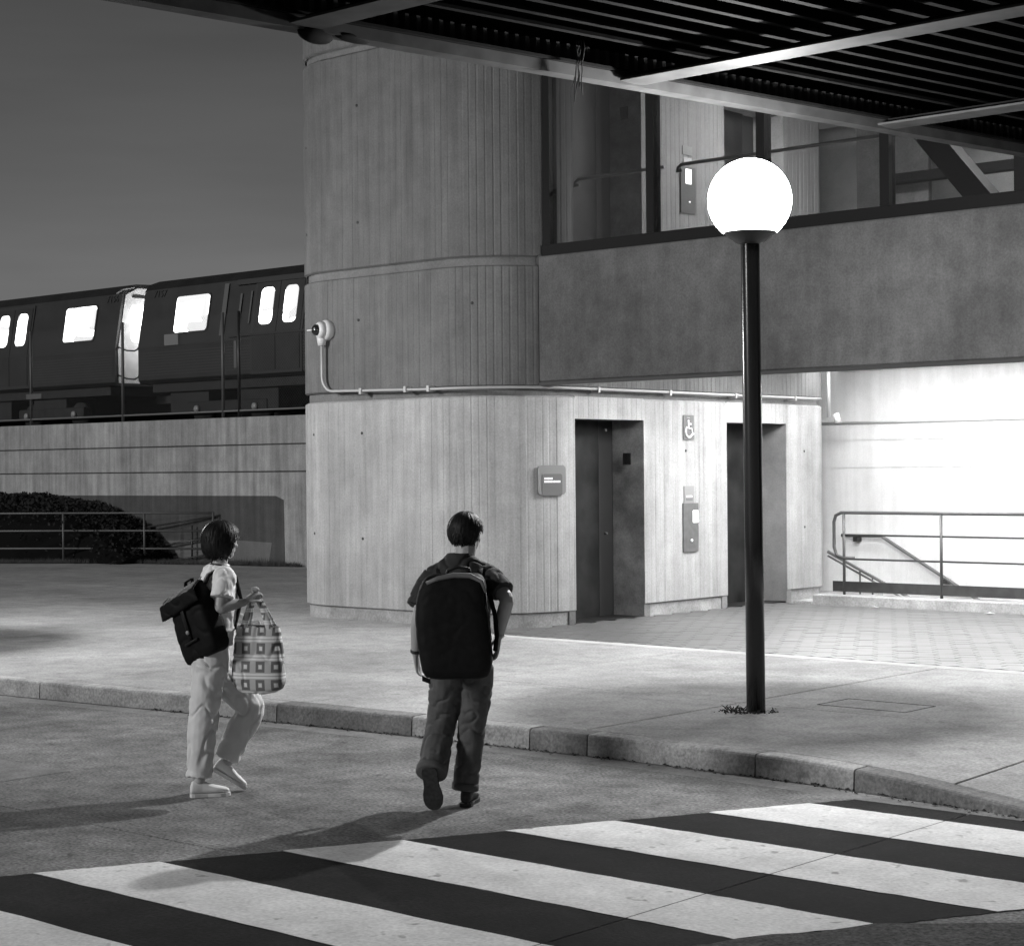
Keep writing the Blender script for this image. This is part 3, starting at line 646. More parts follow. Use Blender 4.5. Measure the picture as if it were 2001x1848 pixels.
for k in range(240):
    a = random.uniform(0, 6.28); r_ = .07 + abs(random.gauss(0, .075)); q_ = -CR_ * .10 if k < 190 else CR_ * .05; u, v = LX + r_ * math.cos(a) + q_.x, LY + r_ * math.sin(a) * .8 + q_.y
    h = random.uniform(.004, .018) if k > 50 else random.uniform(.015, .045); b_ = random.uniform(0, 6.28); dx, dy = math.cos(b_) * h * .8, math.sin(b_) * h * .8
    wd.add([(u - .006, v, .149), (u + .006, v + .004, .149), (u + dx + .008, v + dy, .149 + h * .7), (u + dx * 1.5, v + dy * 1.5, .149 + h)], [(0, 1, 2, 3)])
wd.build('weeds', M_leaf, loc=(LX, LY, .15), label='dark weeds growing around the foot of the lamp post', cat='weeds', kind='stuff')

# ------------------------------------------------------------------ retaining wall, fence, train
RW = 25.05
rw = thing('retaining_wall', 'streaked concrete retaining wall below the railway fence', 'wall', (-30, RW, .15))
for z0, z1 in ((-.1, 2.065), (2.09, 2.625), (2.65, 3.22)):
    MB().box(-62, -17.5, RW, RW + .5, z0, z1, .008).build('wall_course', M_retain, rw)
MB().box(-62, -17.5, RW + .012, RW + .45, 2.0, 2.7).build('course_joint', M_dirt, rw)
m_ = MB(); m_.add([(-40, RW - .004, .1), (-28.35, RW - .004, .1), (-28.38, RW - .004, 1.50), (-28.62, RW - .004, 1.58), (-40, RW - .004, 1.57)], [(0, 1, 2, 3, 4)]); m_.build('cover_paint', M_patch, rw)
m_ = MB(); m_.add([(-32.5, RW - .008, .25), (-28.85, RW - .008, .2), (-28.75, RW - .008, .62), (-30.2, RW - .008, .66), (-32.3, RW - .008, .60)], [(0, 1, 2, 3, 4)]); m_.build('cover_paint', M_patch2, rw)
MB().box(-62, -17.5, RW + .5, 50, -.1, 3.15).build('railway_bank', M_soil, label='dark railway embankment behind the retaining wall', cat='bank', kind='structure', loc=(-40, 30, 3))
fn = thing('railway_fence', 'chain link fence with steel posts on top of the retaining wall', 'fence', (-33, RW + .1, 3.2))
FV = RW + .1
for u in (-44.6, -41.0, -37.44, -33.87, -30.39, -29.87, -26.8, -23.5):
    m_ = MB(); m_.tube([(u, FV, 3.2), (u, FV, 5.45)], .034, 8); m_.build('post', M_railg if u != -29.87 else M_blackm, fn)
for z, r_ in ((3.36, .022),): m_ = MB(); m_.tube([(-46, FV, z), (-22, FV, z)], r_, 8); m_.build('rail', plain('fence_rail', .12, .5), fn)
ch = MB(); H_ = 2.05; u = -46.0 - H_
while u < -22:
    for sgn in (1, -1):
        a, b = (u, u + H_) if sgn == 1 else (u + H_, u); d = .0022
        ch.add([(a - d, FV + .004 * sgn, 3.37), (a + d, FV + .004 * sgn, 3.37), (b + d, FV + .004 * sgn, 3.37 + H_), (b - d, FV + .004 * sgn, 3.37 + H_)], [(0, 1, 2, 3)])
    u += .075
ch.build('chain_link', plain('chain_link_wire', .07, .5, .3), fn)
fs1 = MB(); fs1.panel((-32.06, FV - .05, 4.965), (1, 0, 0), (0, 0, 1), .48, .24, .02, .01); fs1.build('fence_sign', M_sign, loc=(-32.06, FV - .05, 4.85), label='small grey plate wired to the railway fence below the lit window', cat='sign')
fs2 = MB(); fs2.panel((-37.25, FV - .05, 3.90), (1, 0, 0), (0, 0, 1), .62, .12, .02, .01); fs2.build('fence_sign', M_sign2, loc=(-37.25, FV - .05, 3.85), label='narrow dim plate on the leftmost fence post', cat='sign')

TV = 29.0
def sidepos(u, z):
    """point on the sloped upper side of a car"""
    v = 0 if z < 5.3 else (z - 5.3) * .17
    return Vector((u, TV + v, z))
prof = [(.06, 4.36), (.0, 4.44), (0, 5.3), (.25, 6.75), (.36, 6.90), (.7, 7.02), (1.5, 7.06), (2.3, 7.02), (2.64, 6.90), (2.75, 6.75), (3.0, 5.3), (3.0, 4.44), (2.94, 4.36)]
def winpane(par, u0, u1, z0, z1, r_=.09, fr=True):
    up = Vector((0, .17, 1)).normalized(); c = sidepos((u0 + u1) / 2, (z0 + z1) / 2); nrm = Vector((1, 0, 0)).cross(up)
    m_ = MB(); m_.panel(c + nrm * .004, (1, 0, 0), up, u1 - u0 + .09, z1 - z0 + .09, r_ + .04, .012, 5); f_ = m_.build('window', M_trainb, par)
    m_ = MB(); m_.panel(c + nrm * .018, (1, 0, 0), up, u1 - u0, z1 - z0, r_, .006, 5); m_.build('pane', M_win, f_)
def railcar(label, u0, u1, wins, doors, number=None, numu=None):
    t = thing('metro_car', label, 'rail car', ((u0 + u1) / 2, TV + 1.5, 4.0), group='metro cars of the train')
    m_ = MB(); ring = lambda u: [(u, TV + a, z) for a, z in prof]; m_.rings([ring(u0), ring(u1)]); body = m_.build('body', M_train, t)
    for z in (4.55, 4.62, 4.69, 4.76, 4.83, 4.90, 4.97, 5.04, 5.11):
        MB().box(u0 + .1, u1 - .1, TV - .006, TV + .002, z, z + .03).build('corrugation', plain('train_rib_metal', .03, .4, .2), body)
    MB().box(u0 + .05, u1 - .05, TV - .008, TV + .02, 5.265, 5.30).build('belt_trim', M_trainb, body)
    for a, b, c, d in wins: winpane(t, a, b, c, d)
    for da, db in doors:
        up = Vector((0, .17, 1)).normalized(); mid = (da + db) / 2
        MB().box(da - .06, db + .06, TV - .02, TV + .01, 4.42, 5.30).build('door_frame', M_trainb, t)
        c = sidepos(mid, 6.0); nrm = Vector((1, 0, 0)).cross(up); m_ = MB(); m_.panel(c + nrm * -.002, (1, 0, 0), up, db - da + .12, 1.42, .03, .022); m_.build('door_frame', M_trainb, t)
        for a, b in ((da + .02, mid - .012), (mid + .012, db - .02)):
            m_ = MB(); m_.box(a, b, TV - .034, TV - .021, 4.5, 5.31)
            c = sidepos((a + b) / 2, 5.97); m_.panel(c + nrm * .021, (1, 0, 0), up, b - a, 1.32, .02, .010); lf = m_.build('door_leaf', M_train, t)
            wc = (a + b) / 2; m_ = MB(); cw_ = sidepos(wc, 6.04); m_.panel(cw_ + nrm * .033, (1, 0, 0), up, .47, .90, .14, .005, 6); m_.build('pane', M_win, lf)
    # underframe, bogies, wheels
    MB().box(u0 + .4, u1 - .4, TV + .15, TV + 2.8, 4.12, 4.36).build('underframe', M_under, t)
    nb = int((u1 - u0) / 2.6)
    for k in range(nb):
        a = u0 + 1.0 + k * 2.6; MB().box(a, a + 1.5, TV + .25, TV + 1.2, 3.55, 4.13, .03).build('equipment_box', M_under, t)
    for bu in (u0 + 3.2, u1 - 3.2):
        m_ = MB(); m_.box(bu - 1.5, bu + 1.5, TV + .22, TV + .36, 3.55, 3.85, .03); bg_ = m_.build('bogie', M_under, t)
        for du in (-1.1, 1.1):
            m_ = MB(); m_.tube([(bu + du, TV + .38, 3.62), (bu + du, TV + .52, 3.62)], .37, 24); m_.build('wheel', M_under, bg_)
            m_ = MB(); m_.tube([(bu + du, TV + .16, 3.66), (bu + du, TV + .22, 3.66)], .09, 10); m_.build('axle_box', M_zinc, bg_)
    return t
c1 = railcar('dark metro car with two lit door windows beside the concrete tower', -38.40, -16.0, [(-37.0, -35.72, 5.58, 6.50), (-30.3, -29.0, 5.58, 6.5)], [(-33.95, -32.22), (-26, -24.2)])
c2 = railcar('dark metro car at the left picture edge with a bright end door', -60.0, -39.38, [(-41.73, -40.38, 5.58, 6.50), (-47.6, -46.2, 5.58, 6.5)], [(-45.05, -43.3)])
text_mesh('car_number', '7157', .26, sidepos(-37.75, 6.62) + Vector((0, -.012, 0)), (1, 0, 0), (0, .17, 1), M_trainb, c1, .003)
text_mesh('car_number', '7156', .26, sidepos(-39.75, 6.62) + Vector((0, -.012, 0)), (1, 0, 0), (0, .17, 1), M_trainb, c2, .003)
# pale reflective strip beside the doors of the near car
m_ = MB(); m_.box(-34.62, -34.52, TV - .012, TV - .004, 4.6, 5.26); m_.build('grab_strip', M_railg, c1)
upn = Vector((0, .17, 1)).normalized(); nrm_ = Vector((1, 0, 0)).cross(upn)
for uu, hh, ww in ((-34.5, .72, .07), (-34.12, .80, .05), (-35.1, 1.3, .16)): m_ = MB(); m_.panel(sidepos(uu, 6.05) + nrm_ * .026, (1, 0, 0), upn, ww, hh, .01, .004); m_.build('reflective_strip', plain('dull_strip', .10, .35), c1)
m_ = MB(); m_.panel(sidepos(-33.4, 6.68) + nrm_ * .03, (1, 0, 0), upn, 2.6, .13, .01, .02); m_.build('door_header', M_trainb, c1)
m_ = MB(); m_.box(-34.8, -31.5, TV - .04, TV - .036, 5.35, 5.40); m_.build('door_bar', M_trainb, c1)
# car ends facing each other across the coupling gap
for t, ue, sgn in ((c2, -39.38, 1), (c1, -38.40, -1)):
    ex = ue + sgn * .004
    m_ = MB(); m_.prism([(ex, TV + .10, 4.42), (ex, TV + 2.9, 4.42), (ex, TV + 2.9, 5.3), (ex, TV + 2.66, 6.72), (ex, TV + 2.3, 6.92), (ex, TV + .72, 6.92), (ex, TV + .34, 6.72), (ex, TV + .08, 5.3)], (sgn * .02, 0, 0)); en = m_.build('end_panel', M_trainend, t)
    e2 = ue + sgn * .026
    m_ = MB(); m_.panel((e2, TV + 1.5, 5.98) if sgn > 0 else (e2, TV + 1.5, 5.98), (0, sgn, 0), (0, 0, 1), 2.05, .98, .12, .01, 5); m_.build('end_window', M_win, t)
    m_ = MB(); m_.box(min(e2, e2 + sgn * .03), max(e2, e2 + sgn * .03), TV + .55, TV + 2.4, 6.66, 6.74); m_.build('end_handle', M_trainb, t)
for z in (5.35, 4.62):
    m_ = MB(); m_.tube([(-39.36, TV + .10, z + .0), (-39.05, TV + .12, z - .10), (-38.71, TV + .12, z - .13), (-38.58, TV + .12, z - .09), (-38.42, TV + .10, z + .04)], .022, 6); m_.build('barrier_chain', M_trainb, c1)
m_ = MB(); m_.box(-39.36, -38.42, TV + 1.3, TV + 1.7, 3.9, 4.1); m_.build('coupler', M_under, c1)
m_ = MB(); m_.tube([(-39.42, TV + .1, 6.74), (-39.34, TV + .25, 6.86), (-39.34, TV + .6, 6.93)], .02, 6); m_.build('roof_lamp_bracket', M_zinc, c2)
pf = thing('platform', 'dark station platform wall behind the train', 'platform', (-40, 34, 3.1)); MB().box(-75, -8, 33.0, 40, 3.0, 4.45).build('platform_wall', M_under, pf); MB().box(-75, -8, 32.9, 33.4, 4.46, 4.56).build('platform_edge', M_under, pf)
for k, v in enumerate((TV + .5, TV + 2.0)): MB().box(-70, -10, v - .035, v + .035, 3.14, 3.26).build('track_rail', M_under, loc=(-40, v, 3.2), label=('near' if k == 0 else 'far') + ' steel rail of the track under the metro train', cat='rail')

# ------------------------------------------------------------------ left railing, hedge, grass
lr = thing('sidewalk_railing', 'thin three-rail pipe railing in front of the dark hedge', 'railing', (-32, 24, .15))
rp = [(-36.2, 21.6), (-33.6, 23.35), (-31.95, 24.25), (-30.45, 24.9)]
for z in (1.22, .84, .46):
    m_ = MB(); m_.tube([(u, v, z) for u, v in rp], .021, 8); m_.build('rail', M_railg, lr)
for u, v in rp: m_ = MB(); m_.tube([(u, v, .1), (u, v, 1.235)], .024, 8); m_.build('post', M_railg, lr)
lr2 = thing('ramp_railing', 'second dark pipe railing sloping along the wall behind the first', 'railing', (-31, 24.8, .15))
for z in (1.05, .6, .25):
    m_ = MB(); m_.tube([(-33.0, 24.85, z - .2), (-30.5, 24.95, z + .1)], .018, 8); m_.build('rail', M_rail, lr2)
m_ = MB(); m_.tube([(-31.2, 24.93, .1), (-31.2, 24.93, .95)], .02, 8); m_.build('post', M_rail, lr2)
gs = MB(); gs.add([(-60, 15.0, .154), (-36.4, 21.2, .154), (-33.7, 22.9, .154), (-32.0, 23.9, .154), (-29.9, 24.5, .154), (-28.0, 24.85, .154), (-28.0, 25.06, .154), (-60, 25.06, .154)], [tuple(range(8))])
gs.build('grass_verge', M_soil, label='dark soil verge between the sidewalk and the retaining wall', cat='verge', kind='structure', loc=(-34, 24, .15))
hd = MB(); rn = random.Random(11)
def hedge_h(u): return interp([(-44, 1.45), (-39, 1.50), (-37.6, 1.42), (-36.4, 1.46), (-35.4, 1.33), (-34.3, 1.27), (-33.5, 1.05), (-32.8, .85), (-32.2, .45), (-31.8, .12)], u)
for k in range(15000):
    u = rn.uniform(-42, -31.9); h = hedge_h(u); v0 = 23.0 + (u + 36) * .25; 
    fr = rn.random(); v = 24.9 - abs(rn.gauss(0, .55)) ; v = max(v, max(22.4, 24.2 - .9)) if u > -35 else max(v, 22.8)
    if fr < .5: z = .15 + h * rn.random()
    else: z = .15 + h * (1 - .12 * rn.random() ** 2) - max(0, 24.2 - v) * .35
    if z < .15: continue
    s_ = rn.uniform(.025, .06); a = Vector((rn.uniform(-1, 1), rn.uniform(-1, 1), rn.uniform(-1, 1))).normalized(); b = a.orthogonal().normalized() * .55
    c = Vector((u, v, z + rn.uniform(-.05, .04))); hd.add([c - a * s_, c + b * s_, c + a * s_, c - b * s_], [(0, 1, 2, 3)])
hg = thing('hedge', 'dark leafy hedge behind the railing at the foot of the wall', 'hedge', (-35, 24.2, .15))
hd.build('foliage', M_leaf, hg)
m_ = MB(); us_ = [-42 + 10.1 * k / 24 for k in range(25)]
m_.rings([[(u, 23.5, .12), (u, 23.75, .12 + hedge_h(u) * .62), (u, 24.2, .12 + hedge_h(u) * .86), (u, 24.95, .12 + hedge_h(u) * .88), (u, 24.95, .1)] for u in us_]); m_.build('dense_core', plain('hedge_core', .006, .9, spec=.05), hg)
m_ = MB()
for k in range(14):
    u = -41 + k * .65; m_.tube([(u, 24.4, .1), (u + .1, 24.35, hedge_h(u) * .6), (u + .25, 24.4, hedge_h(u) * .95)], [.03, .02, .008], 6)
m_.build('stems', M_soil, hg)
gr = MB()
for k in range(5200):
    t = rn.random(); u = -40 + 12.2 * t; base = interp([(-40, 20.4), (-36.4, 21.2), (-33.7, 22.9), (-32, 23.9), (-29.9, 24.5), (-28, 24.85)], u); v = base + abs(rn.gauss(0, .35)); v = min(v, 24.99)
    h = rn.uniform(.04, .13) * (1.6 if (-29.9 < u < -28.3 and rn.random() < .3) else 1); dx, dy = rn.uniform(-.06, .06), rn.uniform(-.04, .04)
    gr.add([(u - .008, v, .15), (u + .008, v, .15), (u + dx, v + dy, .15 + h)], [(0, 1, 2)])
gr.build('grass', M_grass, label='ragged dark grass along the foot of the wall and railing', cat='grass', kind='stuff', loc=(-33, 24, .15))

# ------------------------------------------------------------------ people
CR = Vector((math.cos(YAW), math.sin(YAW), 0)); CF = Vector((-math.sin(YAW), math.cos(YAW), 0))
class Fig:
    """places figure coordinates (x to the figure's picture right, y away, z up) at a spot on the ground"""
    def __init__(s, base): s.b = Vector(base)
    def __call__(s, x, y=None, z=None):
        if y is None: x, y, z = x
        return s.b + CR * x + CF * y + Vector((0, 0, z))
def loft(mb, secs, n=20, p=2.0):
    """secs: (centre, side axis vector, up axis vector) -> super-ellipse rings"""
    rs = []
    for c, a, b in secs:
        ring = []
        for k in range(n):
            t = 2 * math.pi * k / n; ct, st_ = math.cos(t), math.sin(t)
            ring.append(Vector(c) + Vector(a) * (math.copysign(abs(ct) ** (2 / p), ct)) + Vector(b) * (math.copysign(abs(st_) ** (2 / p), st_)))
        rs.append(ring)
    mb.rings(rs, True)
def limb(mb, pts, rad, n=14, sub=5, flat=False):
    """smooth tapered limb through joints (Catmull-Rom), rounded ends"""
    P = [Vector(p) for p in pts]; out = []; ro = []
    for i in range(len(P) - 1):
        p0, p1, p2, p3 = P[max(i - 1, 0)], P[i], P[i + 1], P[min(i + 2, len(P) - 1)]
        for k in range(sub):
            t = k / sub; out.append(.5 * ((2 * p1) + (p2 - p0) * t + (2 * p0 - 5 * p1 + 4 * p2 - p3) * t * t + (3 * p1 - p0 - 3 * p2 + p3) * t ** 3))
            ro.append(rad[i] + (rad[i + 1] - rad[i]) * t)
    out.append(P[-1]); ro.append(rad[-1])
    d0 = (out[0] - out[1]).normalized(); d1 = (out[-1] - out[-2]).normalized()
    if flat: return mb.tube(out, ro, n)
    out = [out[0] + d0 * ro[0] * .5] + out + [out[-1] + d1 * ro[-1] * .5]; ro = [ro[0] * .55] + ro + [ro[-1] * .55]
    mb.tube(out, ro, n)
def organic(mb, name, mat, parent, voxel=.008, it=5, wr=0.0, fr=(14, 14, 14), wr2=0.0, fr2=40, cut=None, fac=.5):
    tmp = mb.build(name + '_raw', None, parent); tmp.parent = None; tmp.location = (0, 0, 0)
    m = tmp.modifiers.new('r', 'REMESH'); m.mode = 'VOXEL'; m.voxel_size = voxel; m.use_smooth_shade = True
    s = tmp.modifiers.new('s', 'SMOOTH'); s.factor = fac; s.iterations = it
    dg = bpy.context.evaluated_depsgraph_get(); dg.update(); me = bpy.data.meshes.new_from_object(tmp.evaluated_get(dg)); bpy.data.objects.remove(tmp)
    me.name = name
    if wr or wr2:
        nn = [v.normal.copy() for v in me.vertices]
        for v, q in zip(me.vertices, nn):
            c = v.co; d = 0
            if wr:
                w_ = Vector((noise.noise(c * 5), noise.noise(c * 5 + Vector((9, 3, 1))), noise.noise(c * 5 + Vector((2, 7, 5))))) * .06
                a = noise.noise(Vector((c.x * fr[0], c.y * fr[1], c.z * fr[2])) + w_ * 8); d += -wr * 1.15 * max(0.0, 1 - 5.5 * abs(a)) + wr * .55 * a + wr * .25
            if wr2: d += wr2 * noise.noise(c * fr2)
            v.co = c + q * d
    for p in me.polygons: p.use_smooth = True
    me.materials.clear(); me.materials.append(mat); me.update()
    o = bpy.data.objects.new(name, me); col.objects.link(o); o.parent = parent; WO[o] = WO[parent]; return o
def hand(mb, wr, d, pn, curl=.5, thumb=1, sc_=1.0):
    d = Vector(d).normalized(); pn = Vector(pn); pn = (pn - d * pn.dot(d)).normalized(); s = d.cross(pn); wr = Vector(wr)
    loft(mb, [(wr - d * .02, s * .022, pn * .019), (wr + d * .01 * sc_, s * .027 * sc_, pn * .018), (wr + d * .045 * sc_, s * .038 * sc_, pn * .016), (wr + d * .085 * sc_, s * .040 * sc_, pn * .013), (wr + d * .095 * sc_, s * .034 * sc_, pn * .010)], 14)
    for k, (off, L) in enumerate(((-.031, .066), (-.0105, .078), (.0105, .073), (.031, .058))):
        p = wr + d * .085 * sc_ + s * off * sc_; pts = [p]; a = curl * .35
        for seg in (.45, .32, .23):
            v = (d * math.cos(a) + pn * math.sin(a)); p = p + v * L * seg * sc_; pts.append(p); a += curl
        limb(mb, pts, [.0095 * sc_, .009 * sc_, .0082 * sc_, .007 * sc_], 8, 2)
    b = wr + d * .025 * sc_ - s * thumb * .024 * sc_
    limb(mb, [b, b + (d * .5 - s * thumb * .75 + pn * .3).normalized() * .034 * sc_, b + (d * .85 - s * thumb * .6 + pn * .55).normalized() * .062 * sc_, b + (d * 1.0 - s * thumb * .42 + pn * .75).normalized() * .082 * sc_], [.0125 * sc_, .0115 * sc_, .010 * sc_, .008 * sc_], 8, 2)
def head(mb, C, yaw, k=1.0, tilt=0.0):
    """skull, jaw, nose, lips, brow and ears; yaw = turn to picture right from facing away"""
    fwd = CF * math.cos(yaw) + CR * math.sin(yaw); rt = CR * math.cos(yaw) - CF * math.sin(yaw); up = Vector((0, 0, 1))
    fwd = (fwd * math.cos(tilt) - up * math.sin(tilt)); up = rt.cross(fwd)
    m3 = Matrix((rt, fwd, up)).transposed()
    P = lambda x, y, z: C + rt * x * k + fwd * y * k + up * z * k
    mb.ellipsoid(P(0, -.01, .02), (.076 * k, .095 * k, .098 * k), m3)
    mb.ellipsoid(P(0, .03, -.03), (.064 * k, .066 * k, .085 * k), m3)
    mb.ellipsoid(P(0, .050, -.085), (.036 * k, .038 * k, .030 * k), m3)
    mb.ellipsoid(P(0, .072, .022), (.055 * k, .018 * k, .014 * k), m3)
    mb.tube([P(0, .080, .015), P(0, .098, -.012), P(0, .108, -.028), P(0, .088, -.036)], [.008 * k, .012 * k, .015 * k, .010 * k], 10)
    mb.ellipsoid(P(0, .088, -.060), (.024 * k, .012 * k, .009 * k), m3)
    for s in (-1, 1):
        mb.ellipsoid(P(.079 * s, -.005, -.012), (.010 * k, .020 * k, .032 * k), m3)
        mb.ellipsoid(P(.042 * s, .062, -.022), (.022 * k, .022 * k, .022 * k), m3)
    return P, m3
def eyes(P, m3, k, parent):
    for s in (-1, 1):
        m_ = MB(); m_.ellipsoid(P(.030 * s, .080, .004), (.012 * k, .008 * k, .008 * k), m3, 10, 6); m_.build('eye', plain('eye_dark', .03, .2), parent)
def shoe(mb, heel, toe, up, L, w_=.046, hgt=.085):
    heel = Vector(heel); d = (Vector(toe) - heel).normalized(); up = Vector(up); up = (up - d * up.dot(d)).normalized(); s = d.cross(up)
    S = []
    for t, a, b in ((0, .55, .55), (.04, .72, .95), (.15, .78, 1.0), (.30, .76, 1.0), (.45, .86, .78), (.65, 1.05, .58), (.82, 1.0, .46), (.94, .76, .36), (1.0, .45, .22)):
        h = hgt * b; S.append((heel + d * L * t + up * h / 2, s * w_ * a, up * h / 2))
    loft(mb, S, 16, 2.6)
def sole(heel, toe, up, L, w_=.05, th=.022):
    heel = Vector(heel); d = (Vector(toe) - heel).normalized(); up = Vector(up); up = (up - d * up.dot(d)).normalized(); s = d.cross(up); m_ = MB(); rs = []
    prof_ = ((-.01, .45), (.02, .72), (.1, .82), (.25, .78), (.42, .78), (.6, 1.0), (.75, 1.06), (.88, .92), (.97, .6), (1.01, .25))
    pl = [heel + d * L * t + s * w_ * a for t, a in prof_] + [heel + d * L * t - s * w_ * a for t, a in prof_[::-1]]
    m_.prism([p - up * .004 for p in pl], up * th); return m_
def hair_shell(P, rad, keep, name, parent, low=None, seed=0, nf=11.0, amp=.05, lift=0.0, tuft=0, tl=.03):
    """strand-ridged hair shell round the skull; keep(x, y, z) in head coordinates masks it to the hairline"""
    NU, NV = 150, 60; g = {}; m_ = MB(); V = []; F = []
    for j in range(NV + 1):
        th = math.pi * j / NV
        for i in range(NU):
            a = 2 * math.pi * i / NU; zz = math.cos(th); s = math.sin(th)
            if low is not None and zz < 0: s = math.sin(th) ** low; 
            q = Vector((math.cos(a), math.sin(a), 0)); n1 = noise.noise(Vector((q.x * nf, q.y * nf, zz * 1.3 + seed))); n2 = noise.noise(Vector((q.x * nf * 2.6, q.y * nf * 2.6, zz * 2 + seed + 5)))
            k = 1 + amp * n1 + amp * .6 * n2
            V.append((rad[0] * s * math.cos(a) * k, -.014 + rad[1] * s * math.sin(a) * k, lift + rad[2] * zz * (1 + amp * .5 * n1)))
    okv = []
    for j in range(NV + 1):
        for i in range(NU):
            x, y, z = V[j * NU + i]; okv.append(keep(x, y, z, noise.noise(Vector((x * 90, y * 90, seed)))))
    for j in range(NV):
        for i in range(NU):
            f = (j * NU + i, j * NU + (i + 1) % NU, (j + 1) * NU + (i + 1) % NU, (j + 1) * NU + i)
            if sum(okv[t] for t in f) >= 3: F.append(f)
    m_.add([P(*v) for v in V], F, True); rn_ = random.Random(seed)
    idx = [t for t in range(NU * 3, NU * NV) if okv[t]]
    for _ in range(tuft):                                  # loose locks lying along the surface
        x, y, z = V[rn_.choice(idx)]; o_ = Vector((x, y + .014, z - lift)).normalized(); dn = Vector((rn_.uniform(-.5, .5), rn_.uniform(-.5, .5), -1)); dn = (dn - o_ * dn.dot(o_) * .82).normalized(); L = rn_.uniform(.6, 1.0) * tl
        c = Vector((x, y, z)) - o_ * .004; s_ = dn.cross(o_).normalized() * .0045
        q = [c - s_, c + s_, c + dn * L * .55 + s_ * .8 + o_ * .004, c + dn * L * .55 - s_ * .8 + o_ * .004, c + dn * L + o_ * rn_.uniform(-.001, .006)]
        m_.add([P(*t) for t in q], [(0, 1, 2, 3), (3, 2, 4)], True)
    return m_.build(name, M_hair, parent)
M_tee = plain('dark_tee', .028, .85, var=.15, scale=30); M_jean = plain('grey_jeans', .085, .85, var=.25, scale=14)
M_pack = plain('black_nylon', .005, .7, 0, .2, var=.3, scale=30); M_packl = plain('pack_lid_nylon', .018, .6, 0, .2)
M_sneak = plain('dark_shoe', .02, .6); M_sole = plain('dark_sole', .035, .8, var=.4, scale=40)
M_wtee = plain('white_tee', .9, .85, var=.05, scale=20); M_wpant = plain('pale_trousers', .68, .85, var=.10, scale=10)
M_wshoe = plain('white_shoe', .78, .6); M_wsole = plain('white_sole', .7, .6)

# ---- man
mx = thing('person', 'man seen from behind in dark t-shirt and jeans walking towards the station', 'person', (-7.72, 8.25, 0))
F = Fig((-7.72, 8.25, 0))
bm = MB(); hc = F(.03, .05, 1.662)
P, m3 = head(bm, hc, R(24), 1.06, R(8))
limb(bm, [F(.015, .0, 1.44), F(.022, .015, 1.54), F(.03, .03, 1.63)], [.08, .066, .066])
loft(bm, [(F(-.01, 0, z), CR * a, CF * b) for z, a, b in ((.88, .15, .1), (1.05, .145, .1), (1.2, .155, .11), (1.35, .17, .11), (1.43, .15, .085), (1.48, .08, .06))])
Lsh, Lel, Lwr = F(-.195, .0, 1.40), F(-.265, -.06, 1.15), F(-.285, .0, .935)
Rsh, Rel, Rwr = F(.175, .0, 1.405), F(.275, -.17, 1.275), F(.228, -.10, 1.045)
limb(bm, [F(-.12, 0, 1.41), Lsh, (Lsh + Lel) / 2, Lel, Lel.lerp(Lwr, .35), Lwr], [.06, .056, .050, .041, .042, .027])
limb(bm, [F(.1, 0, 1.42), Rsh, (Rsh + Rel) / 2, Rel, Rel.lerp(Rwr, .35), Rwr], [.06, .056, .050, .043, .044, .027])
hand(bm, Lwr, CR * .12 + CF * .25 - Vector((0, 0, 1)), CR * 1.0 + CF * -.2, .45, 1)
hand(bm, Rwr, CR * -.12 + CF * .25 - Vector((0, 0, 1)), CR * -1.0 + CF * -.1, .40, -1)
Lh, Lk, La = F(-.09, .0, .90), F(-.135, .10, .50), F(-.185, -.17, .215)
Rh, Rk, Ra = F(.085, .0, .90), F(.055, .06, .49), F(.012, .03, .09)
limb(bm, [Lh, Lk, La], [.085, .055, .04]); limb(bm, [Rh, Rk, Ra], [.085, .055, .04])
body = organic(bm, 'body', M_skin, mx, .0055, 3); eyes(P, m3, 1.03, mx)
def keep_m(x, y, z, n):
    if z > .058 + .010 * n: return True
    if y > .030 + .012 * n: return False
    if y > -.035 and abs(x) > .04 and z < .020 + .01 * n and y > -.045 + (z + .06) * -.3: return z > .012 + .008 * n
    return z > -.066 + .008 * n
hair_shell(P, (.103, .117, .112), keep_m, 'hair', mx, .95, 2, 15.0, .05, .022, 700, .034)
sm = MB()
loft(sm, [(F(-.01, .0, z), CR * a, CF * b) for z, a, b in ((.90, .178, .128), (1.0, .180, .13), (1.15, .185, .135), (1.3, .20, .138), (1.38, .205, .128), (1.44, .19, .112), (1.485, .150, .096), (1.525, .095, .08), (1.55, .076, .072))], 24)
limb(sm, [F(-.08, 0, 1.42), F(-.175, .0, 1.39), F(-.235, -.03, 1.29), F(-.262, -.05, 1.225)], [.08, .078, .076, .079], 18, 5, True)
limb(sm, [F(.06, 0, 1.43), F(.155, .0, 1.405), F(.218, -.08, 1.355), F(.252, -.125, 1.315)], [.08, .080, .075, .077], 18, 5, True)
organic(sm, 'shirt', M_tee, mx, .007, 3, wr=.007, fr=(13, 13, 7), wr2=.002, fr2=30)
tm = MB()
loft(tm, [(F(-.005, .0, z), CR * a, CF * b) for z, a, b in ((.80, .175, .125), (.90, .182, .13), (.98, .172, .125), (1.03, .16, .115))], 22)
limb(tm, [F(-.09, .0, .86), F(-.105, .05, .70), Lk, Lk.lerp(La, .5), La + Vector((0, 0, .015))], [.108, .104, .092, .092, .090], 18, 5, True)
limb(tm, [F(.085, .0, .86), F(.082, .03, .70), Rk, Rk.lerp(Ra, .5), Ra + Vector((0, 0, .005))], [.108, .102, .086, .080, .078], 18, 5, True)
organic(tm, 'trousers', M_jean, mx, .007, 2, wr=.008, fr=(9, 9, 11), wr2=.003, fr2=26)
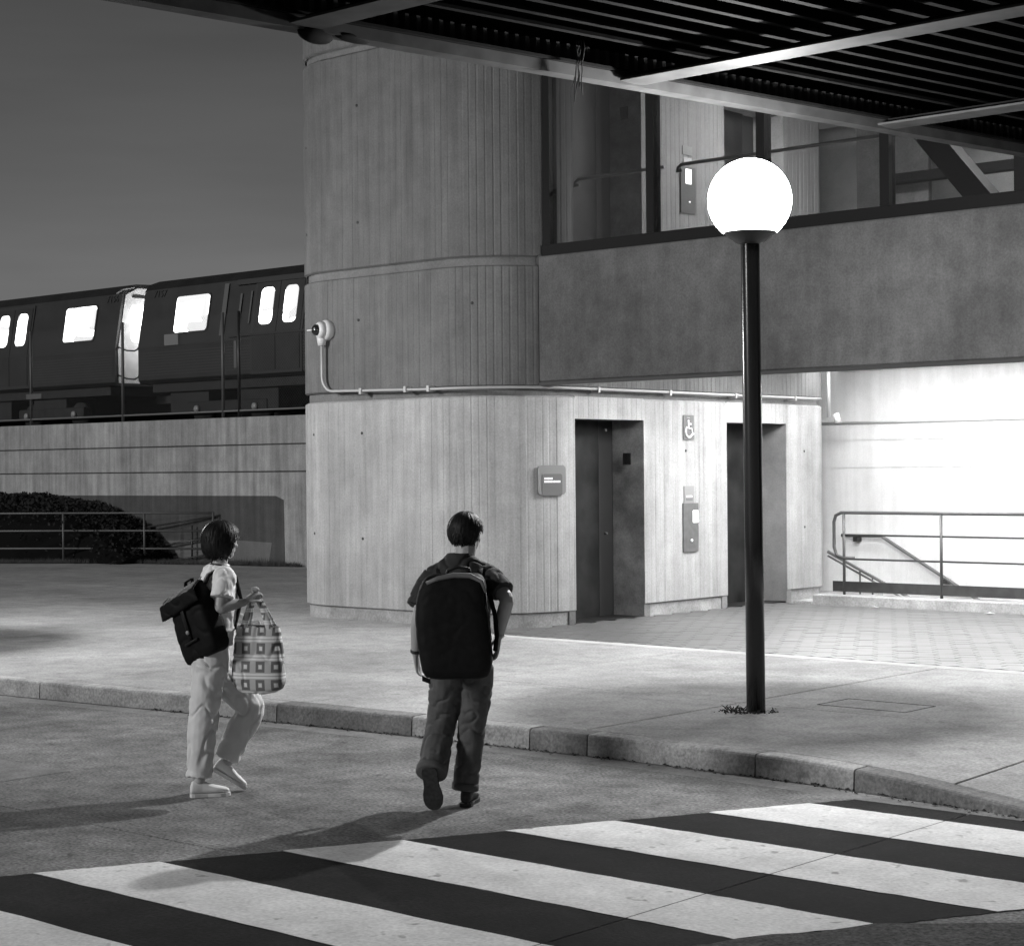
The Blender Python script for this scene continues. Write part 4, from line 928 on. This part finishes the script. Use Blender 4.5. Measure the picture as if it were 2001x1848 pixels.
for c, d_, r_ in ((La + Vector((0, 0, .03)), (Lk - La).normalized(), .093), (Ra + Vector((0, 0, .025)), (Rk - Ra).normalized(), .081)):
    m_ = MB(); m_.tube([c - d_ * .025, c - d_ * .018, c + d_ * .018, c + d_ * .025], [r_ - .006, r_ + .003, r_ + .003, r_ - .004], 20); m_.build('trouser_cuff', M_jean, mx)
up0 = Vector((0, 0, 1))
h1 = La + CF * -.075 - CR * .015 + Vector((0, 0, .055)); t1 = h1 + (CF * .10 + CR * .03 + Vector((0, 0, -.25))).normalized() * .29
m_ = MB(); shoe(m_, h1, t1, CF * .8 + up0 * .6, .285, .052); so = organic(m_, 'shoe', M_sneak, mx, .006, 2); sole(h1, t1, CF * .8 + up0 * .6, .285, .057).build('shoe_sole', M_sole, so)
h2 = F(.012, -.045, .022); t2 = F(.06, .23, .022)
m_ = MB(); shoe(m_, h2, t2, up0, .28); so = organic(m_, 'shoe', M_sneak, mx, .006, 2); sole(h2 - up0 * .018, t2 - up0 * .018, up0, .28).build('shoe_sole', M_sole, so)
def band_at(c, d, r_, name, mat, par):
    d = Vector(d).normalized(); m_ = MB(); m_.tube([c - d * .010, c - d * .008, c + d * .008, c + d * .010], [r_ - .003, r_, r_, r_ - .003], 16); m_.build(name, mat, par)
band_at(Lwr.lerp(Lel, .08), Lel - Lwr, .034, 'wristwatch', M_blackm, mx); band_at(Rwr.lerp(Rel, .06), Rel - Rwr, .032, 'bracelet', M_zinc, mx)
# man's backpack
bp = thing('backpack', 'very large black backpack worn by the man', 'backpack', tuple(F(-.04, -.25, .81)))
m_ = MB(); yb = -.255
loft(m_, [(F(c * .975, yb + dy, z), CR * hw * .972, CF * dp) for z, c, hw, dp, dy in ((.812, -.025, .150, .07, 0), (.825, -.025, .192, .105, 0), (.86, -.027, .214, .122, 0), (.92, -.028, .224, .128, 0), (1.05, -.04, .230, .130, 0), (1.18, -.050, .228, .128, 0), (1.28, -.056, .216, .122, .005), (1.36, -.046, .205, .116, .008), (1.40, -.038, .190, .105, .014), (1.425, -.034, .168, .085, .022), (1.437, -.032, .135, .055, .03))], 32, 4.6)
pk = organic(m_, 'bag', M_pack, bp, .009, 3, wr=.0022, fr=(5, 5, 6), wr2=.002, fr2=25)
m_ = MB(); m_.tube([F(-.20, yb - .085, 1.385), F(-.13, yb - .075, 1.412), F(-.04, yb - .065, 1.430), F(.06, yb - .07, 1.428), F(.130, yb - .085, 1.395), F(.152, yb - .095, 1.33)], [.012, .017, .018, .017, .013, .007], 10); m_.build('lid_lit_rim', plain('lid_lit_edge', .13, .6), bp)  # pale rim paints in lamp light caught by the lid edge
m_ = MB(); m_.tube([F(.150, yb - .07, 1.33), F(.168, yb - .09, 1.15), F(.188, yb - .09, .95)], .006, 6); m_.build('side_seam', M_packl, bp)
m_ = MB(); m_.tube([F(-.09, yb + .08, 1.40), F(-.075, yb + .07, 1.455), F(-.02, yb + .07, 1.475), F(.05, yb + .07, 1.462), F(.065, yb + .08, 1.41)], .011, 8); m_.build('grab_handle', M_packl, bp)
for sx in (-1, 1):
    m_ = MB(); x0 = .115 * sx - .01
    for q in ((x0, yb + .10, 1.38, .030), ):
        pts = [F(x0 * .9, yb + .12, 1.36), F(x0, -.08, 1.452), F(x0 * 1.1, .02, 1.478), F(x0 * 1.15, .11, 1.42), F(x0 * 1.2, .155, 1.25), F(x0 * 1.35, .10, 1.05), F(x0 * 1.5, -.10, .95)]
    rs = []
    for i, p in enumerate(pts):
        t = (pts[min(i + 1, 6)] - pts[max(i - 1, 0)]).normalized(); nn_ = t.cross(CR).normalized(); rs.append([p + CR * .028 - nn_ * .004, p + CR * .028 + nn_ * .010, p - CR * .028 + nn_ * .010, p - CR * .028 - nn_ * .004])
    m_.rings(rs, True); m_.build('shoulder_strap', M_pack, bp)
m_ = MB(); m_.tube([F(.175, yb + .09, 1.30), F(.205, yb + .10, 1.18), F(.215, yb + .09, 1.05), F(.205, yb + .05, .97)], .014, 8); m_.build('side_strap', M_pack, bp)
m_ = MB(); m_.box(0, .05, 0, .012, 0, .03); 
for v in m_.v: v[:] = F(-.235 + v.x, yb + .02 + v.y, .795 + v.z - v.x * .4)
m_.build('strap_end', M_pack, bp)

# ---- woman
wx = thing('person', 'woman with dark bob, white t-shirt and pale trousers stepping across the road', 'person', (-9.23, 7.55, 0))
G = Fig((-9.23, 7.55, 0)); ph = R(66); h_ = CR * math.sin(ph) + CF * math.cos(ph); r_v = CR * math.cos(ph) - CF * math.sin(ph)
wm = MB(); P, m3 = head(wm, G(.045, .06, 1.615), R(54), .96, R(4))
limb(wm, [G(.025, .03, 1.40), G(.035, .035, 1.48), G(.045, .045, 1.56)], [.065, .048, .050])
tor = [(.84, -.03, .0, .15, .105), (.95, -.03, .0, .14, .10), (1.08, -.01, .01, .125, .095), (1.22, .01, .02, .14, .105), (1.34, .02, .025, .15, .10), (1.41, .025, .03, .125, .075), (1.45, .03, .03, .07, .055)]
loft(wm, [(G(x, y, z), r_v * a * .93, h_ * b * .93) for z, x, y, a, b in tor])
Rs, Re, Rw = G(.02, .03, 1.385) + r_v * .155, G(.068, -.175, 1.205), G(.215, -.105, 1.235)
Ls, Le, Lw = G(.02, .03, 1.385) - r_v * .155, G(.04, .24, 1.14), G(.20, .22, 1.08)
limb(wm, [G(.02, .03, 1.39) + r_v * .08, Rs, (Rs + Re) / 2, Re, Re.lerp(Rw, .4), Rw], [.05, .048, .042, .036, .036, .023])
limb(wm, [G(.02, .03, 1.39) - r_v * .08, Ls, (Ls + Le) / 2, Le, Le.lerp(Lw, .4), Lw], [.05, .048, .042, .036, .036, .023])
hand(wm, Rw, (G(.275, -.07, 1.285) - Rw), CR * .3 + CF * .5 - up0 * .8, 1.05, 1, .92)
hand(wm, Lw, CR * .8 + CF * -.1 - up0 * .6, CF * -.6 - up0 * .3, .5, 1, .9)
Rh, Rk, Ra = G(-.02, -.07, .86), G(-.068, -.05, .46), G(-.092, -.08, .09)
Lh, Lk, La = G(-.045, .07, .86), G(.20, .115, .545), G(.055, .10, .185)
limb(wm, [Rh, Rk, Ra], [.08, .05, .036]); limb(wm, [Lh, Lk, La], [.08, .05, .036])
organic(wm, 'body', M_skin, wx, .0055, 3); eyes(P, m3, .96, wx)
def keep_w(x, y, z, n):
    if z > .060 + .008 * n: return True
    if y > .040 + .008 * n - max(0, -z) * .25: return False
    return z > -.112 + .014 * n
hair_shell(P, (.121, .134, .124), keep_w, 'hair', wx, .28, 7, 13.0, .035, .018, 700, .06)
sm = MB()
loft(sm, [(G(x, y, z), r_v * a, h_ * b) for z, x, y, a, b in ((.955, -.01, .0, .162, .126), (1.0, -.008, .0, .163, .130), (1.08, .005, .01, .158, .128), (1.22, .015, .02, .162, .132), (1.33, .02, .025, .168, .122), (1.40, .025, .03, .150, .095), (1.44, .03, .033, .095, .072), (1.468, .034, .036, .062, .058))], 24)
limb(sm, [G(.02, .03, 1.385) + r_v * .07, Rs, Rs.lerp(Re, .45), Rs.lerp(Re, .66)], [.065, .074, .074, .080], 16, 5, True)
limb(sm, [G(.02, .03, 1.385) - r_v * .07, Ls, Ls.lerp(Le, .45), Ls.lerp(Le, .66)], [.065, .074, .074, .080], 16, 5, True)
organic(sm, 'shirt', M_wtee, wx, .007, 3, wr=.009, fr=(12, 12, 6), wr2=.002, fr2=30)
m_ = MB(); m_.tube([G(.036, .037, 1.462) + (r_v * math.cos(t) * .066 + h_ * math.sin(t) * .062) + up0 * (-.012 * math.sin(t)) for t in [2 * math.pi * k / 20 for k in range(21)]], .006, 6); m_.build('collar', M_blackm, wx)
tm = MB()
loft(tm, [(G(-.03, .0, z), r_v * a, h_ * b) for z, a, b in ((.76, .150, .115), (.86, .160, .124), (.95, .155, .120), (1.02, .14, .11))], 22)
limb(tm, [G(-.025, -.065, .82), G(-.045, -.06, .66), Rk, Rk.lerp(Ra, .5), Ra + up0 * .035], [.100, .100, .092, .088, .082], 18, 5, True)
limb(tm, [G(-.04, .06, .84), Lh.lerp(Lk, .5), Lk, Lk.lerp(La, .45), La + up0 * .03], [.100, .104, .096, .088, .080], 18, 5, True)
organic(tm, 'trousers', M_wpant, wx, .007, 2, wr=.010, fr=(10, 10, 6), wr2=.003, fr2=24)
fd = (CR * .96 + CF * .28).normalized()
h2 = Ra - fd * .055 + up0 * -.066; t2 = h2 + fd * .25
m_ = MB(); shoe(m_, h2, t2, up0, .245, .042, .082); so = organic(m_, 'shoe', M_wshoe, wx, .006, 2); sole(h2 - up0 * .019, t2 - up0 * .019, up0, .25, .046).build('shoe_sole', M_wsole, so)
fd2 = (CR * .80 + CF * .18 - up0 * .52).normalized(); upf = (up0 + fd2 * .5).normalized()
h1 = La - fd2 * .06 - upf * .07; m_ = MB(); shoe(m_, h1, h1 + fd2 * .25, upf, .245, .042, .082); so = organic(m_, 'shoe', M_wshoe, wx, .006, 2); sole(h1 - upf * .012, h1 + fd2 * .25 - upf * .012, upf, .25, .046).build('shoe_sole', M_wsole, so)
# woman's backpack: black roll-top, hanging loose and tilted
bw_ = thing('backpack', 'black roll-top backpack worn by the woman', 'backpack', tuple(G(-.12, -.1, .9)))
U = (CR * -.30 + CF * .02 + up0 * .95).normalized(); N = (CR * -.62 + CF * -.76 - up0 * .18); N = (N - U * N.dot(U)).normalized(); Wd = U.cross(N)
if Wd.dot(CR) < 0: Wd = -Wd
Wd = (Wd + up0 * .16); Wd = (Wd - N * Wd.dot(N)).normalized()
o0 = G(-.022, -.075, .885)
m_ = MB(); loft(m_, [(o0 + U * t + N * dn, Wd * hw, N * dp) for t, hw, dp, dn in ((0, .14, .055, 0), (.012, .168, .078, 0), (.05, .178, .088, 0), (.18, .178, .09, 0), (.30, .172, .085, 0), (.37, .168, .07, 0), (.42, .166, .045, .005), (.46, .164, .03, .01))], 28, 4.5)
organic(m_, 'bag', M_pack, bw_, .008, 3, wr=.0045, fr=(7, 7, 7))
m_ = MB(); loft(m_, [(o0 + U * (.465 - k * .022) + N * (.02 + .075 * min(1, k / 2)) + Wd * -.015, Wd * (.185 + .004 * k), N * .014 + U * .004) for k in range(0, 7)], 20, 3)
organic(m_, 'roll_flap', M_pack, bw_, .007, 2, wr=.005, fr=(8, 8, 8))
c_ = o0 + U * .19 + N * .098 + Wd * .0; m_ = MB(); m_.tube([c_, c_ + N * .012], .014, 12); m_.build('buckle', M_zinc, bw_)
m_ = MB(); m_.rings([[p + Wd * .016, p + Wd * .016 + N * .005, p - Wd * .016 + N * .005, p - Wd * .016] for p in (o0 + U * .40 + N * .092, o0 + U * .28 + N * .097, o0 + U * .14 + N * .097)], True); m_.build('closure_strap', M_packl, bw_)
m_ = MB(); m_.rings([[p + Wd * .07, p + Wd * .07 + N * .006, p - Wd * .07 + N * .006, p - Wd * .07] for p in (o0 + U * .135 + N * .096, o0 + U * .127 + N * .099, o0 + U * .119 + N * .096)], True); m_.build('pocket_zip', M_packl, bw_)
def strap(name, pts, wv, hw, th, mat, par):
    m_ = MB(); rs = []
    for i, p in enumerate(pts):
        t = (pts[min(i + 1, len(pts) - 1)] - pts[max(i - 1, 0)]).normalized(); a = (wv - t * wv.dot(t)).normalized(); b = t.cross(a); hw_ = hw[i] if isinstance(hw, (list, tuple)) else hw
        rs.append([p + a * hw_ - b * th, p + a * hw_ + b * th, p - a * hw_ + b * th, p - a * hw_ - b * th])
    m_.rings(rs, True); return m_.build(name, mat, par)
ns = G(.02, .03, 1.40) + r_v * .095
strap('shoulder_strap', [o0 + U * .36 + Wd * .09 - N * .06, ns - h_ * .14 - up0 * .10, ns - h_ * .085 + up0 * .01, ns + up0 * .052, ns + h_ * .09 - up0 * .01, ns + h_ * .125 - up0 * .16, ns + h_ * .08 - up0 * .34, o0 + U * .06 + Wd * .14], r_v, [.032, .038, .034, .028, .028, .024, .012, .012], .007, M_pack, bw_)
ns2 = G(.02, .03, 1.40) - r_v * .095
strap('shoulder_strap', [o0 + U * .38 - Wd * .02 - N * .06, ns2 - h_ * .14 - up0 * .08, ns2 + up0 * .05, ns2 + h_ * .12 - up0 * .08, ns2 + h_ * .11 - up0 * .3], r_v, .028, .007, M_pack, bw_)
strap('haul_loop', [o0 + U * .44 - Wd * .03, o0 + U * .50 - Wd * .02 - N * .02, o0 + U * .50 + Wd * .05 - N * .02, o0 + U * .43 + Wd * .06], N, .012, .004, M_pack, bw_)
m_ = MB(); m_.tube([o0 - Wd * .14 - U * .0, o0 - Wd * .165 - U * .015, o0 - Wd * .17 - U * .02], [.014, .016, .010], 8); m_.build('strap_end', M_pack, bw_)
strap('webbing_tail', [o0 - Wd * .12 + U * .01, o0 - Wd * .135 - up0 * .09, o0 - Wd * .15 - up0 * .18], CR, .012, .002, M_sign, bw_)
# tote bag in the woman's hand
M_tote = bpy.data.materials.new('tote_print'); M_tote.use_nodes = True
nn = M_tote.node_tree.nodes; ll = M_tote.node_tree.links; pb = nn['Principled BSDF']; pb.inputs['Roughness'].default_value = .85
uvn = nn.new('ShaderNodeUVMap'); sp = nn.new('ShaderNodeSeparateXYZ'); ll.new(uvn.outputs[0], sp.inputs[0])
def mth(op, a, b=None):
    x = nn.new('ShaderNodeMath'); x.operation = op
    for i, q in enumerate((a, b)):
        if q is None: continue
        if isinstance(q, (int, float)): x.inputs[i].default_value = q
        else: ll.new(q, x.inputs[i])
    return x.outputs[0]
def cell(o, k): return mth('ABSOLUTE', mth('SUBTRACT', mth('FRACT', mth('MULTIPLY', o, k)), .5))
cx_, cy_ = cell(sp.outputs[0], 4.0), cell(sp.outputs[1], 4.0); mxd = mth('MAXIMUM', cx_, cy_)
sq = mth('MULTIPLY', mth('LESS_THAN', mxd, .30), mth('GREATER_THAN', mxd, .13))           # dark square rings
line = mth('MAXIMUM', mth('GREATER_THAN', cy_, .475), mth('MULTIPLY', mth('GREATER_THAN', cx_, .44), mth('LESS_THAN', cy_, .5)))
bandv = mth('LESS_THAN', cy_, .36)
c1_ = mth('SUBTRACT', .80, mth('MULTIPLY', bandv, .30)); c2_ = mth('SUBTRACT', c1_, mth('MULTIPLY', sq, .34)); c3_ = mth('ADD', c2_, mth('MULTIPLY', mth('LESS_THAN', mxd, .10), .25)); c4_ = mth('SUBTRACT', c3_, mth('MULTIPLY', mth('GREATER_THAN', cy_, .47), .35))
ll.new(mth('MAXIMUM', c4_, .04), pb.inputs['Base Color'])
tb = thing('tote_bag', 'pale patterned tote bag hanging from the hand of the woman', 'bag', tuple(G(.29, -.07, .66)))
def uvmesh(o, f):
    me = o.data; uv = me.uv_layers.new(name='UVMap')
    for lo_ in me.loops: uv.data[lo_.index].uv = f(me.vertices[lo_.vertex_index].co + WO[o])
HG = G(.272, -.065, 1.285)
tw = (CR * .97 - CF * .25).normalized(); tn = Vector((tw.y, -tw.x, 0)); tc_ = G(.292, -.07, 0)
m_ = MB(); loft(m_, [(tc_ + tw * dx + up0 * z, tw * hw, tn * dp) for z, hw, dp, dx in ((.652, .05, .03, 0), (.660, .11, .055, 0), (.685, .155, .072, .002), (.73, .176, .078, .0), (.80, .172, .076, 0), (.90, .165, .068, -.002), (1.0, .155, .054, -.004), (1.05, .148, .042, -.004), (1.078, .142, .032, -.004))], 32, 3.0)
o = organic(m_, 'bag_body', M_tote, tb, .006, 2, wr=.007, fr=(9, 9, 5)); uvmesh(o, lambda p: (((p - tc_).dot(tw)) / .40 + .5 + .03, (p.z - .655) / .46))
for dx, dd in ((-.098, 1), (.098, 1)):
    for side in (1, -1):
        pts = [tc_ + tw * (dx * .95) + tn * .030 * side + up0 * 1.0, tc_ + tw * dx * .9 + tn * .034 * side + up0 * 1.07, tc_.lerp(HG, .0) * 0 + (tc_ + tw * dx * .9 + tn * .03 * side + up0 * 1.07).lerp(HG, .55) + tw * dx * .08, HG + tw * dx * .12 + tn * .012 * side - up0 * .02, HG + tw * dx * .05 + up0 * .022]
        sto = strap('handle', pts, tw, [.030, .024, .019, .016, .016], .003, M_tote, tb); uvmesh(sto, lambda p: (((p - tc_).dot(tw)) / .28 + .5, (p.z - .655) / .30))
m_ = MB(); m_.ellipsoid(HG + up0 * .026, (.034, .022, .018)); organic(m_, 'handle_knot', M_tote, tb, .006, 1)
m_ = MB(); loft(m_, [(tc_ + up0 * 1.070, tw * .130, tn * .026), (tc_ + up0 * 1.085, tw * .126, tn * .023)], 24, 2.5); m_.build('opening', M_dark, tb)
